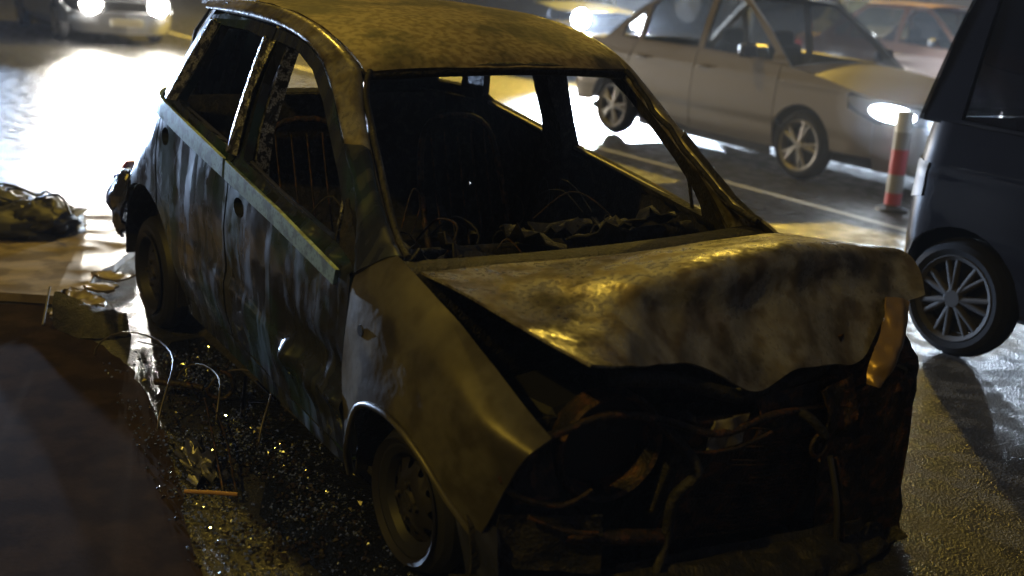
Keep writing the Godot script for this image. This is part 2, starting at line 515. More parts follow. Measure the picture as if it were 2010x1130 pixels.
func ellipse(cx: float, cy: float, rx: float, ry: float, n := 14, tilt := 0.0) -> Array:
	var out := []
	for i in n:
		var a := TAU * i / n
		out.append(Vector2(cx, cy) + Vector2(rx * cos(a), ry * sin(a)).rotated(tilt))
	return out

func both(called: String, mb: MB, near_mat: Material, far_mat: Material, car: Node3D) -> Array:
	return [part(called, mb, near_mat, car), part(called, mb.mirrored(), far_mat, car)]

func burnt_wheel(car: Node3D, c: Vector3, tyre_r: float, burnt: float, face: float) -> void:
	var w := Node3D.new()
	w.name = "wheel"
	car.add_child(w, true)
	w.position = c
	var xf := Transform3D(Basis(Vector3(1, 0, 0), PI / 2 * face), Vector3.ZERO)   # local y out of the wheel
	var nz := noise(2.5, 2, FastNoiseLite.TYPE_SIMPLEX_SMOOTH, int(c.x * 10) + 7)
	var wob := func(a: float) -> float: return 1.0 + burnt * nz.get_noise_2d(cos(a), sin(a))
	var t := MB.new()
	var prof := []
	for i in 13:
		var a := lerpf(-0.35 * PI, 1.35 * PI, i / 12.0)
		prof.append(Vector2(tyre_r - 0.05 + 0.05 * sin(a), 0.06 * -cos(a) - 0.01))
	t.lathe(prof, xf, 32, 0, TAU, wob)
	part("tyre", t, M.char, w)
	var r := MB.new()
	r.lathe([Vector2(0.165, -0.09), Vector2(0.16, -0.02), Vector2(0.168, 0.045), Vector2(0.18, 0.055), Vector2(0.178, 0.062), Vector2(0.162, 0.05), Vector2(0.15, 0.02), Vector2(0.142, 0.005)], xf, 32)
	# pressed-steel face: a disc with a ring of holes
	var holes := []
	for k in 10:
		var a := TAU * k / 10
		holes.append(ellipse(0.108 * cos(a), 0.108 * sin(a), 0.020, 0.015, 10, a))
	var disc := []
	for k in 32:
		disc.append(Vector2(0.146, 0).rotated(TAU * k / 32))
	r.panel(disc, holes, 0.05, func(p: Vector2) -> Vector3: return xf * Vector3(p.x, 0.012 + 0.03 * smoothstep(0.12, 0.06, p.length()) - 0.02 * smoothstep(0.05, 0.03, p.length()), -p.y), 0.0)
	part("rim", r, M.scaled_steel, w)
	var h := MB.new()
	h.lathe([Vector2(0.032, 0.0), Vector2(0.032, 0.035), Vector2(0.026, 0.045), Vector2(0.0, 0.045)], xf, 16)
	for k in 4:
		var a := TAU * k / 4
		h.lathe([Vector2(0.010, 0.0), Vector2(0.010, 0.05), Vector2(0.0, 0.052)], xf * Transform3D(Basis(), Vector3(0.05 * cos(a), 0, 0.05 * sin(a))), 6)
	h.lathe([Vector2(0.0, -0.035), Vector2(0.150, -0.035)], xf, 24)
	part("hub", h, M.soot, w)

func burnt_car() -> void:
	var car := thing("burnt_car", "burnt-out small hatchback with crumpled hood and no glass at the roadside", "car",
		Transform3D(Basis(Vector3(0.998971, -0.045353, -0.000475) * 1.0, Vector3(0.045353, 0.998752, 0.020921), Vector3(-0.000475, -0.020921, 0.999781)), Vector3(-0.00182, 0.01992, -0.00084)))
	var lift := car_side
	# ---- front door
	var arc_seam := [Vector2(1.80, 0.93), Vector2(1.786, 0.985), Vector2(1.672, 1.086), Vector2(1.545, 1.175), Vector2(1.415, 1.280), Vector2(1.278, 1.353), Vector2(1.16, 1.385), Vector2(1.042, 1.403), Vector2(0.86, 1.412)]
	var fd := [Vector2(0.866, 0.288), Vector2(1.3, 0.265), Vector2(1.845, 0.248), Vector2(1.846, 0.43), Vector2(1.86, 0.64), Vector2(1.866, 0.83)] + arc_seam + [Vector2(0.850, 1.2), Vector2(0.868, 0.96), Vector2(0.862, 0.6)]
	var fw := [Vector2(0.93, 0.968), Vector2(1.35, 0.921), Vector2(1.742, 0.882), Vector2(1.735, 0.92), Vector2(1.69, 0.985), Vector2(1.60, 1.068), Vector2(1.50, 1.145), Vector2(1.361, 1.250), Vector2(1.223, 1.325), Vector2(1.06, 1.367), Vector2(0.905, 1.372), Vector2(0.893, 1.229)]
	var d := MB.new()
	d.panel(fd, [fw, ellipse(0.982, 0.812, 0.050, 0.034, 14, -0.1)], 0.021, lift, 0.034)
	var doors := both("front_door", d, M.sooted_door, M.soot, car)
	var rec := MB.new()   # the pocket behind the burnt-out handle
	rec.panel(ellipse(0.982, 0.812, 0.055, 0.038), [], 0.03, func(p: Vector2) -> Vector3: return car_side(p) - Vector3(0, 0, 0.028), 0.004)
	part("handle_recess", rec, M.char, doors[0]); part("handle_recess", rec.mirrored(), M.char, doors[1])
	# ---- rear door
	var rd := [Vector2(0.852, 0.289), Vector2(0.848, 0.6), Vector2(0.856, 0.96), Vector2(0.838, 1.2), Vector2(0.848, 1.412), Vector2(0.6, 1.412), Vector2(0.36, 1.402), Vector2(0.235, 1.385), Vector2(0.155, 1.2), Vector2(0.07, 1.03), Vector2(0.06, 0.80), Vector2(0.09, 0.585)] + arc(-0.1, 0.26, 0.375, 57, 5, 7) + [Vector2(0.33, 0.277)]
	var rw := [Vector2(0.822, 0.98), Vector2(0.806, 1.2), Vector2(0.772, 1.366), Vector2(0.62, 1.374), Vector2(0.36, 1.362), Vector2(0.30, 1.2), Vector2(0.215, 1.055), Vector2(0.27, 1.036)]
	d = MB.new()
	d.panel(rd, [rw, ellipse(0.150, 0.892, 0.046, 0.036, 14, -0.1)], 0.035, lift, 0.034)
	var rdoors := both("rear_door", d, M.sooted_door, M.soot, car)
	rec = MB.new()
	rec.panel(ellipse(0.150, 0.892, 0.051, 0.040), [], 0.03, func(p: Vector2) -> Vector3: return car_side(p) - Vector3(0, 0, 0.028), 0.004)
	part("handle_recess", rec, M.char, rdoors[0]); part("handle_recess", rec.mirrored(), M.char, rdoors[1])
	# ---- belt mouldings, a step proud of the doors
	var proud := func(p: Vector2) -> Vector3:
		var q := car_side(p)
		var k := (belt(p.x) - p.y) / 0.06
		if p.x > 0.13:
			q = Vector3(p.x, p.y, 0.775 - 0.035 * pow((p.y - 0.62) / 0.38, 2.0))
		return q + Vector3(0, 0, 0.024 - 0.006 * k)
	var strips := [[Vector2(0.872, 0.955), Vector2(0.872, 0.888), Vector2(1.32, 0.848), Vector2(1.80, 0.793), Vector2(1.815, 0.842), Vector2(1.35, 0.905)],
		[Vector2(0.075, 1.038), Vector2(0.075, 0.965), Vector2(0.45, 0.925), Vector2(0.848, 0.89), Vector2(0.848, 0.957), Vector2(0.45, 0.998)],
		[Vector2(-0.16, 1.052), Vector2(-0.16, 0.99), Vector2(0.06, 0.966), Vector2(0.06, 1.040)]]
	for i in 3:
		d = MB.new()
		d.panel(strips[i], [], 0.03, proud, 0.014)
		var near_at: Node = [doors[0], rdoors[0], car][i]; var far_at: Node = [doors[1], rdoors[1], car][i]
		part("belt_moulding", d, M.belt_paint, near_at)
		part("belt_moulding", d.mirrored(), M.rust, far_at)
	# inner window lips, pale where the soot is gone
	for i in 2:
		d = MB.new()
		var a: Array = [[Vector3(0.94, 0.958, 0.70), Vector3(1.35, 0.912, 0.715), Vector3(1.745, 0.868, 0.722)], [Vector3(0.26, 1.024, 0.70), Vector3(0.55, 0.996, 0.70), Vector3(0.82, 0.966, 0.70)]][i]
		d.tube(smooth_line(a, 5), 0.009, 6)
		both("window_lip", d, M.bare_steel, M.bare_steel, car)
	# front window guide bar and mirror bracket
	d = MB.new()
	d.tube([Vector3(1.665, 0.885, 0.715), Vector3(1.655, 0.97, 0.695), Vector3(1.64, 1.03, 0.68)], 0.007, 6)
	both("window_guide", d, M.flaked_pillar, M.soot, car)
	# ---- quarter panel round the rear corner, with the small window behind the rear door
	var tail_s := -0.62
	var qp := [Vector2(0.045, 0.80), Vector2(0.055, 1.03), Vector2(0.14, 1.2), Vector2(0.222, 1.388), Vector2(0.24, 1.425), Vector2(-0.25, 1.425), Vector2(-0.45, 1.30), Vector2(tail_s, 1.05), Vector2(tail_s - 0.3, 0.6), Vector2(tail_s - 0.35, 0.36), Vector2(-0.47, 0.34)] + arc(-0.1, 0.26, 0.375, 172, 62, 9) + [Vector2(0.072, 0.595)]
	var qw := [Vector2(0.02, 1.07), Vector2(0.10, 1.2), Vector2(0.165, 1.345), Vector2(0.06, 1.35), Vector2(-0.10, 1.2), Vector2(-0.12, 1.075)]
	d = MB.new()
	d.panel(qp, [qw], 0.04, lift, 0.02)
	both("quarter_panel", d, M.sooted_door, M.soot, car)
	# tailgate between the two corners, with its window hole
	d = MB.new()
	var rows := []
	for yy in [0.38, 0.6, 0.80, 1.0]:
		var r := []
		for k in 9:
			var z := lerpf(-0.42, 0.42, k / 8.0)
			r.append(Vector3(lerp_list(CORNER, yy) - CORNER_R - 0.03 * (1.0 - pow(z / 0.42, 2)), yy, z))
		rows.append(r)
	d.sheet(rows, Vector3(-1, 0, 0), 0.03)
	for zz in [-0.36, 0.36]:
		d.tube([Vector3(lerp_list(CORNER, 1.0) - CORNER_R, 1.0, zz), Vector3(lerp_list(CORNER, 1.2) - CORNER_R, 1.2, zz * 0.93), Vector3(lerp_list(CORNER, 1.42) - CORNER_R, 1.43, zz * 0.85)], 0.035, 8)
	part("tailgate", d, M.soot, car)
	d = MB.new()   # the bent roof spoiler strip standing off the tail
	d.tube([Vector3(-0.27, 1.14, 0.52), Vector3(-0.20, 1.27, 0.51), Vector3(-0.10, 1.39, 0.47)], [0.007, 0.010, 0.008], 6)
	part("wiper_arm", d, M.char, car)
	# ---- burnt bumper corner hanging behind the rear wheel
	var bump := patch([
		[Vector3(-0.30, 0.60, 0.775), Vector3(-0.42, 0.62, 0.77), Vector3(-0.56, 0.60, 0.72), Vector3(-0.68, 0.56, 0.60), Vector3(-0.74, 0.55, 0.3)],
		[Vector3(-0.33, 0.50, 0.80), Vector3(-0.46, 0.52, 0.815), Vector3(-0.63, 0.50, 0.76), Vector3(-0.76, 0.47, 0.62), Vector3(-0.82, 0.46, 0.3)],
		[Vector3(-0.40, 0.40, 0.79), Vector3(-0.50, 0.40, 0.80), Vector3(-0.65, 0.38, 0.75), Vector3(-0.78, 0.35, 0.60), Vector3(-0.84, 0.34, 0.3)],
		[Vector3(-0.47, 0.33, 0.76), Vector3(-0.56, 0.28, 0.75), Vector3(-0.66, 0.25, 0.70), Vector3(-0.76, 0.24, 0.56), Vector3(-0.80, 0.24, 0.3)]], 5, 5)
	for r in bump:
		for k in r.size():
			r[k] += Vector3(0, dent2.get_noise_3dv(r[k] * 1.6), dent2.get_noise_3dv(r[k] * 2.0 + Vector3.ONE)) * 0.025
	d = MB.new()
	d.sheet(bump, Vector3(-0.4, 0, 1), 0.012)
	part("rear_bumper", d, M.melted_plastic, car)
	d = MB.new()   # rear valance sagged to the road
	var val := patch([[Vector3(-0.40, 0.34, 0.70), Vector3(-0.42, 0.16, 0.70), Vector3(-0.40, -0.02, 0.69)], [Vector3(-0.52, 0.34, 0.4), Vector3(-0.54, 0.16, 0.4), Vector3(-0.52, -0.035, 0.4)], [Vector3(-0.52, 0.34, -0.4), Vector3(-0.54, 0.16, -0.4), Vector3(-0.52, -0.05, -0.4)], [Vector3(-0.40, 0.34, -0.70), Vector3(-0.42, 0.16, -0.70), Vector3(-0.40, -0.06, -0.69)]], 5, 4)
	for r in val:
		for k in r.size():
			r[k] += Vector3(0.03, 0.0, 0.0) * dent2.get_noise_3dv(r[k] * 1.5)
	d.sheet(val, Vector3(-1, 0, 0), 0.01)
	part("rear_valance", d, M.soot, car)
	d = MB.new()
	d.sheet(patch([[Vector3(-0.62, 0.62, 0.70), Vector3(-0.70, 0.60, 0.60)], [Vector3(-0.66, 0.52, 0.745), Vector3(-0.78, 0.50, 0.63)], [Vector3(-0.67, 0.42, 0.745), Vector3(-0.79, 0.40, 0.62)]], 3, 3), Vector3(-0.6, 0, 1), 0.01)
	part("tail_lamp", d, M.red_plastic, car)
	# ---- sill below the doors
	d = MB.new()
	d.panel([Vector2(0.31, 0.272), Vector2(0.85, 0.283), Vector2(1.3, 0.259), Vector2(1.87, 0.241), Vector2(1.87, 0.195), Vector2(0.33, 0.20)], [], 0.05, func(p: Vector2) -> Vector3: return Vector3(p.x, p.y, 0.728 + 0.15 * (p.y - 0.24) + 0.004 * dent2.get_noise_2d(p.x * 2.0, p.y)), 0.05)
	both("sill", d, M.sooted_door, M.soot, car)
	# ---- A-pillar and roof rail: from the roof gutter and screen edge over to the door seam
	var inner := [Vector3(-0.05, 1.405, 0.50), Vector3(0.40, 1.462, 0.53), Vector3(0.66, 1.474, 0.53), Vector3(0.89, 1.472, 0.53), Vector3(1.114, 1.449, 0.53), Vector3(1.293, 1.406, 0.53), Vector3(1.435, 1.358, 0.528), Vector3(1.491, 1.285, 0.565), Vector3(1.623, 1.182, 0.60), Vector3(1.785, 1.060, 0.638), Vector3(1.92, 0.966, 0.665), Vector3(2.03, 0.938, 0.688)]
	var outer := [Vector3(0.15, 1.40, 0.585), Vector3(0.40, 1.412, 0.586), Vector3(0.66, 1.420, 0.582), Vector3(0.86, 1.420, 0.582), Vector3(1.042, 1.411, 0.585), Vector3(1.20, 1.384, 0.592), Vector3(1.30, 1.351, 0.602), Vector3(1.425, 1.281, 0.626), Vector3(1.555, 1.177, 0.656), Vector3(1.684, 1.088, 0.678), Vector3(1.80, 0.985, 0.704), Vector3(1.876, 0.842, 0.758)]
	var ctrl := []
	for i in inner.size():
		var bow: Vector3 = (inner[i] + outer[i]) * 0.5 + Vector3(0.006, 0.009, 0.011)
		var q1: Vector3 = inner[i].lerp(bow, 0.5) + Vector3(0.004, 0.008, 0.004)
		var q2: Vector3 = outer[i].lerp(bow, 0.5) + Vector3(0.004, 0.002, 0.010)
		ctrl.append([inner[i] - Vector3(0.015, 0.022, 0.01), inner[i], q1, bow, q2, outer[i], outer[i] - Vector3(0, 0.005, 0.05)])
	d = MB.new()
	var rail := patch(ctrl, 4, 2)
	for pass_no in 10:
		var old := rail.duplicate(true)
		for i in range(1, rail.size() - 1):
			for k in rail[i].size():
				rail[i][k] = old[i][k] * 0.5 + (old[i - 1][k] + old[i + 1][k]) * 0.25
	d.sheet(rail, Vector3(0.2, 0.6, 1), 0.012)
	both("roof_rail", d, M.burnt_steel, M.burnt_steel, car)
	d = MB.new()   # scorched foot of the windscreen pillar with the melted mirror mount
	var foot := []
	for i in range(int(rail.size() * 0.74), rail.size()):
		var r := []
		for k in range(1, rail[i].size()):
			r.append(rail[i][k] + Vector3(0.003, 0.004, 0.006) + Vector3(0, 0, 0.006) * dent2.get_noise_3dv(rail[i][k] * 2.0))
		foot.append(r)
	d.sheet(foot, Vector3(0.2, 0.6, 1), 0.004)
	both("pillar_foot", d, M.sooted_door, M.soot, car)
	d = MB.new()
	d.panel([Vector2(1.735, 0.885), Vector2(1.800, 0.872), Vector2(1.862, 0.850), Vector2(1.800, 0.945), Vector2(1.765, 0.985), Vector2(1.70, 1.02), Vector2(1.715, 0.95)], [], 0.025, func(p: Vector2) -> Vector3: return car_side(p) + Vector3(0, 0, 0.010 + 0.006 * dent2.get_noise_2d(p.x * 4.0, p.y * 4.0)), 0.012)
	both("mirror_mount", d, M.soot, M.soot, car)
	# windscreen rubber left along the pillar
	d = MB.new()
	var seal := []
	for i in range(6, 12):
		seal.append(inner[i] + Vector3(0.004, -0.004, -0.016))
	seal = smooth_line(seal, 4)
	for k in seal.size():
		seal[k] += Vector3(1, 1, 1) * 0.004 * rng.randf_range(-1, 1)
	d.tube(seal, 0.011, 6)
	both("windscreen_seal", d, M.soot, M.soot, car)
	# ---- B-pillar behind the door frames
	d = MB.new()
	d.sheet(patch([[Vector3(0.80, 0.25, 0.70), Vector3(0.93, 0.25, 0.70)], [Vector3(0.80, 0.95, 0.685), Vector3(0.94, 0.95, 0.685)], [Vector3(0.80, 1.2, 0.615), Vector3(0.905, 1.2, 0.615)], [Vector3(0.79, 1.42, 0.545), Vector3(0.91, 1.42, 0.545)]], 3, 2), Vector3(0, 0, 1), 0.05)
	both("centre_pillar", d, M.flaked_pillar, M.soot, car)
	d = MB.new()   # flaked paint on the near door frames over the pillar
	d.panel([Vector2(0.803, 0.985), Vector2(0.896, 0.975), Vector2(0.884, 1.2), Vector2(0.90, 1.375), Vector2(0.795, 1.378), Vector2(0.805, 1.2)], [], 0.03, func(p: Vector2) -> Vector3: return car_side(p) + Vector3(0, 0, 0.004 + 0.030 * maxf(0.0, cos((p.x - 0.85) * 28.0))), 0.008)
	both("door_frame_cover", d, M.flaked_pillar, M.soot, car)
	d = MB.new()
	d.panel([Vector2(0.085, 1.045), Vector2(0.205, 1.045), Vector2(0.295, 1.2), Vector2(0.352, 1.368), Vector2(0.25, 1.378), Vector2(0.165, 1.2)], [], 0.03, func(p: Vector2) -> Vector3: return car_side(p) + Vector3(0, 0, 0.005 + 0.018 * maxf(0.0, cos((p.x - lerpf(0.145, 0.30, (p.y - 1.045) / 0.33)) * 26.0))), 0.008)
	both("door_frame_cover", d, M.flaked_pillar, M.soot, car)
	# ---- roof
	var roof_y := [Vector2(-0.12, 1.40), Vector2(0.1, 1.435), Vector2(0.40, 1.463), Vector2(0.66, 1.476), Vector2(0.89, 1.472), Vector2(1.114, 1.449), Vector2(1.293, 1.405), Vector2(1.46, 1.352)]
	rows = []
	for i in 33:
		var t := i / 32.0
		var r := []
		for k in 29:
			var z := lerpf(-0.522, 0.522, k / 28.0)
			var bow := 1.0 - pow(z / 0.53, 2)
			var x := lerpf(-0.10, 1.425 + 0.075 * bow, t)
			var y := lerp_list(roof_y, x - 0.06 * bow * t) + 0.030 * bow + 0.006 * dent.get_noise_2d(x * 1.3, z * 1.3) + 0.002 * dent2.get_noise_2d(x, z)
			if t > 0.985:
				y -= 0.012
			r.append(Vector3(x, y, z))
		rows.append(r)
	d = MB.new()
	d.sheet(rows, Vector3.UP, 0.012)
	part("roof", d, M.scorched_roof, car)
	# header rail under the front edge, roof bows
	d = MB.new()
	var hd := []
	for k in 15:
		var z := lerpf(-0.53, 0.53, k / 14.0)
		var bow := 1.0 - pow(z / 0.53, 2)
		hd.append(Vector3(1.40 + 0.075 * bow, 1.335 + 0.030 * bow, z))
	d.tube(hd, 0.022, 8)
	part("header_rail", d, M.soot, car)
	for x in [0.86, 0.30]:
		d = MB.new()
		d.tube([Vector3(x, 1.425, -0.56), Vector3(x, 1.452, -0.25), Vector3(x, 1.455, 0), Vector3(x, 1.452, 0.25), Vector3(x, 1.425, 0.56)], 0.018, 6)
		part("roof_bow", d, M.soot, car)
	# ---- front wing (near side), its far twin
	var wing := [
		[Vector3(2.00, 0.945, 0.702), Vector3(1.945, 0.90, 0.735), Vector3(1.882, 0.838, 0.760), Vector3(1.874, 0.70, 0.774), Vector3(1.866, 0.55, 0.778), Vector3(1.862, 0.38, 0.762), Vector3(1.868, 0.205, 0.735)],
		[Vector3(2.07, 0.928, 0.696), Vector3(2.04, 0.882, 0.735), Vector3(2.00, 0.820, 0.764), Vector3(1.985, 0.70, 0.780), Vector3(1.955, 0.57, 0.785), Vector3(1.935, 0.45, 0.785), Vector3(1.918, 0.33, 0.775)],
		[Vector3(2.18, 0.893, 0.686), Vector3(2.165, 0.85, 0.730), Vector3(2.145, 0.795, 0.765), Vector3(2.12, 0.71, 0.784), Vector3(2.08, 0.62, 0.790), Vector3(2.05, 0.56, 0.795), Vector3(2.02, 0.50, 0.795)],
		[Vector3(2.33, 0.842, 0.674), Vector3(2.32, 0.805, 0.722), Vector3(2.30, 0.765, 0.760), Vector3(2.275, 0.71, 0.782), Vector3(2.245, 0.64, 0.792), Vector3(2.22, 0.59, 0.800), Vector3(2.20, 0.553, 0.802)],
		[Vector3(2.48, 0.785, 0.663), Vector3(2.475, 0.758, 0.712), Vector3(2.465, 0.722, 0.752), Vector3(2.44, 0.67, 0.775), Vector3(2.41, 0.61, 0.785), Vector3(2.385, 0.56, 0.79), Vector3(2.36, 0.515, 0.792)],
		[Vector3(2.61, 0.728, 0.652), Vector3(2.61, 0.706, 0.695), Vector3(2.605, 0.676, 0.735), Vector3(2.58, 0.63, 0.755), Vector3(2.545, 0.56, 0.762), Vector3(2.51, 0.49, 0.765), Vector3(2.475, 0.43, 0.765)],
		[Vector3(2.715, 0.680, 0.635), Vector3(2.715, 0.665, 0.665), Vector3(2.71, 0.643, 0.695), Vector3(2.685, 0.59, 0.71), Vector3(2.645, 0.51, 0.715), Vector3(2.60, 0.42, 0.715), Vector3(2.555, 0.34, 0.715)]]
	var wg := patch(wing, 5, 4)
	for r in wg:
		for k in r.size():
			r[k] += Vector3(0, 0.3, 1) * (0.006 * dent.get_noise_3dv(r[k] * 1.6) + 0.002 * dent2.get_noise_3dv(r[k]))
	d = MB.new()
	d.sheet(wg, Vector3(0, 0.3, 1), 0.010)
	both("front_wing", d, M.filmed_steel, M.filmed_steel, car)
	d = MB.new()   # rolled wheel-arch lip
	var lip := []
	for k in wing.size():
		lip.append(wing[k][6] + Vector3(0, 0, 0.004))
	d.tube(smooth_line(lip, 5), 0.010, 6)
	both("arch_lip", d, M.filmed_steel, M.soot, car)
	d = MB.new()   # indicator socket
	d.lathe([Vector2(0.0, 0.004), Vector2(0.016, 0.004), Vector2(0.018, 0.0)], Transform3D(Basis(Vector3(1, 0, 0), PI / 2), Vector3(1.985, 0.715, 0.782)), 14)
	part("indicator_hole", d, M.char, car)
	# inner arch and strut tower so that the bay reads as closed
	d = MB.new()
	rows = []
	for k in 13:
		var a := lerpf(-0.15, PI + 0.1, k / 12.0)
		rows.append([Vector3(2.24 + 0.33 * cos(a), 0.26 + 0.31 * sin(a), 0.74), Vector3(2.24 + 0.33 * cos(a), 0.26 + 0.31 * sin(a), 0.42)])
	d.sheet(rows, Vector3(0, -1, 0), 0.006)
	both("wheel_housing", d, M.soot, M.soot, car)
	d = MB.new()
	rows = []
	for k in 13:
		var a := lerpf(-0.15, PI + 0.1, k / 12.0)
		rows.append([Vector3(-0.1 + 0.37 * cos(a), 0.26 + 0.37 * sin(a), 0.752), Vector3(-0.1 + 0.36 * cos(a), 0.26 + 0.36 * sin(a), 0.56)])
	d.sheet(rows, Vector3(0, -1, 0), 0.006)
	both("wheel_housing", d, M.soot, M.soot, car)
	for sd in [1, -1]:   # inner side of the boot
		d = MB.new()
		d.sheet(patch([[Vector3(-0.45, 0.30, 0.62 * sd), Vector3(0.0, 0.30, 0.66 * sd), Vector3(0.16, 0.42, 0.68 * sd)], [Vector3(-0.45, 0.75, 0.60 * sd), Vector3(-0.1, 0.75, 0.64 * sd), Vector3(0.16, 0.75, 0.68 * sd)], [Vector3(-0.22, 1.02, 0.56 * sd), Vector3(-0.05, 1.02, 0.63 * sd), Vector3(0.14, 1.02, 0.69 * sd)]], 4, 4), Vector3(0, 0, -sd), 0.01)
		part("boot_side", d, M.soot, car)
	# ---- hood: buckled upwards, its front folded down
	var hood := [
		[Vector3(2.10, 0.912, 0.665), Vector3(2.30, 0.922, 0.662), Vector3(2.52, 0.918, 0.652), Vector3(2.67, 0.913, 0.640), Vector3(2.81, 0.905, 0.618)],
		[Vector3(2.09, 0.905, 0.56), Vector3(2.30, 0.918, 0.56), Vector3(2.51, 0.908, 0.55), Vector3(2.66, 0.900, 0.54), Vector3(2.775, 0.872, 0.52)],
		[Vector3(2.08, 0.902, 0.42), Vector3(2.31, 0.930, 0.42), Vector3(2.52, 0.922, 0.42), Vector3(2.645, 0.905, 0.42), Vector3(2.743, 0.846, 0.42)],
		[Vector3(2.095, 0.903, 0.28), Vector3(2.33, 0.950, 0.28), Vector3(2.545, 0.972, 0.28), Vector3(2.600, 0.905, 0.28), Vector3(2.70, 0.812, 0.28)],
		[Vector3(2.11, 0.905, 0.15), Vector3(2.35, 0.968, 0.15), Vector3(2.575, 1.000, 0.15), Vector3(2.600, 0.900, 0.15), Vector3(2.695, 0.786, 0.15)],
		[Vector3(2.14, 0.914, 0.0), Vector3(2.36, 0.982, 0.0), Vector3(2.575, 1.010, 0.0), Vector3(2.625, 0.86, 0.0), Vector3(2.735, 0.70, -0.01)],
		[Vector3(2.155, 0.922, -0.15), Vector3(2.36, 0.988, -0.15), Vector3(2.565, 1.012, -0.15), Vector3(2.605, 0.88, -0.15), Vector3(2.742, 0.745, -0.15)],
		[Vector3(2.16, 0.930, -0.30), Vector3(2.36, 0.992, -0.30), Vector3(2.545, 1.015, -0.30), Vector3(2.60, 0.88, -0.30), Vector3(2.73, 0.732, -0.30)],
		[Vector3(2.165, 0.934, -0.45), Vector3(2.36, 0.984, -0.45), Vector3(2.54, 1.004, -0.46), Vector3(2.60, 0.88, -0.46), Vector3(2.722, 0.726, -0.46)],
		[Vector3(2.15, 0.930, -0.60), Vector3(2.36, 0.968, -0.61), Vector3(2.535, 0.992, -0.61), Vector3(2.61, 0.92, -0.62), Vector3(2.66, 0.83, -0.62)],
		[Vector3(2.16, 0.925, -0.70), Vector3(2.38, 0.955, -0.72), Vector3(2.57, 0.985, -0.73), Vector3(2.65, 0.955, -0.74), Vector3(2.695, 0.885, -0.74)]]
	var hg := patch(hood, 7, 12)
	var wr := noise(3.2, 2, FastNoiseLite.TYPE_SIMPLEX_SMOOTH, 41)
	for i in hg.size():
		for k in hg[i].size():
			var q: Vector3 = hg[i][k]
			var t: float = float(k) / (hg[i].size() - 1)
			var amp := 0.004 + 0.010 * smoothstep(0.35, 0.7, t) * smoothstep(0.55, 0.35, q.z)
			amp *= 0.35 + 0.65 * smoothstep(0.66, 0.40, q.z)
			var ridge := 1.0 - absf(wr.get_noise_3d(q.x * 0.9, q.y * 0.6, q.z * 1.15)) * 2.0
			hg[i][k] = q + Vector3(0.7, 0.7, 0) * (ridge - 0.6) * amp * (0.3 + 0.7 * smoothstep(0.0, 0.12, t))
	d = MB.new()
	d.sheet(hg, Vector3(0.3, 1, 0), 0.007)
	part("hood", d, M.burnt_steel, car)
	d = MB.new()   # torn corner of the hood bent down on the far side
	var flap := patch([[Vector3(2.655, 0.875, -0.60), Vector3(2.675, 0.875, -0.64), Vector3(2.68, 0.860, -0.68)], [Vector3(2.705, 0.80, -0.54), Vector3(2.740, 0.80, -0.575), Vector3(2.735, 0.78, -0.615)], [Vector3(2.74, 0.715, -0.465), Vector3(2.785, 0.715, -0.50), Vector3(2.775, 0.70, -0.535)], [Vector3(2.755, 0.66, -0.45), Vector3(2.785, 0.655, -0.475), Vector3(2.77, 0.665, -0.50)]], 6, 5)
	for r in flap:
		for k in r.size():
			r[k] += Vector3(0.012, 0.008, 0.010) * wr.get_noise_3dv(r[k] * 4.0)
	d.sheet(flap, Vector3(1, 0.3, 0.3), 0.008)
	part("hood_flap", d, M.rust_gold, car)
	# hood frame under the skin
	d = MB.new()
	d.tube([Vector3(2.70, 0.80, 0.45), Vector3(2.66, 0.74, 0.2), Vector3(2.69, 0.67, 0.0), Vector3(2.69, 0.70, -0.3), Vector3(2.62, 0.80, -0.6)], 0.022, 7)
	part("hood_brace", d, M.soot, car)
	# ---- scuttle and firewall
	d = MB.new()
	rows = []
	for k in 11:
		var z := lerpf(-0.69, 0.69, k / 10.0)
		var bow := 1.0 - pow(z / 0.69, 2)
		rows.append([Vector3(1.96 + 0.05 * bow, 0.90, z), Vector3(2.04 + 0.05 * bow, 0.905, z), Vector3(2.11 + 0.04 * bow, 0.885, z), Vector3(2.10 + 0.04 * bow, 0.60, z), Vector3(2.02, 0.28, z)])
	d.sheet(rows, Vector3(0.3, 1, 0), 0.01)
	part("scuttle", d, M.soot, car)
	# dashboard beam and what is left on it
	d = MB.new()
	d.tube([Vector3(1.70, 0.82, -0.68), Vector3(1.70, 0.80, 0), Vector3(1.70, 0.82, 0.68)], 0.03, 8)
	part("dash_beam", d, M.soot, car)
	d = MB.new()
	var dash := []
	for i in 9:
		var r := []
		for k in 25:
			var z := lerpf(-0.66, 0.66, k / 24.0)
			var x := lerpf(1.62, 2.0, i / 8.0)
			r.append(Vector3(x, 0.74 + 0.11 * (i / 8.0) + 0.045 * wr.get_noise_2d(x * 1.2, z * 0.9), z))
		dash.append(r)
	d.sheet(dash, Vector3.UP, 0.02)
	part("dashboard", d, M.soot, car)
	# seats: bare frames and springs
	for z in [-0.34, 0.34]:
		var seat := Node3D.new()
		seat.name = "seat"
		car.add_child(seat, true)
		d = MB.new()
		var L: Vector3 = Vector3(0.78, 0.48, z - 0.20)
		d.tube(smooth_line([L, Vector3(0.66, 0.75, z - 0.20), Vector3(0.58, 0.98, z - 0.15), Vector3(0.56, 1.03, z), Vector3(0.58, 0.98, z + 0.15), Vector3(0.66, 0.75, z + 0.20), Vector3(0.78, 0.48, z + 0.20)], 4), 0.014, 6)
		part("back_frame", d, M.rust, seat)
		for k in 5:
			d = MB.new()
			var zz: float = z - 0.13 + 0.065 * k
			d.tube([Vector3(0.75, 0.52, zz), Vector3(0.66, 0.75, zz), Vector3(0.585, 0.98, zz)], 0.004, 5)
			part("spring", d, M.rust, seat)
		d = MB.new()
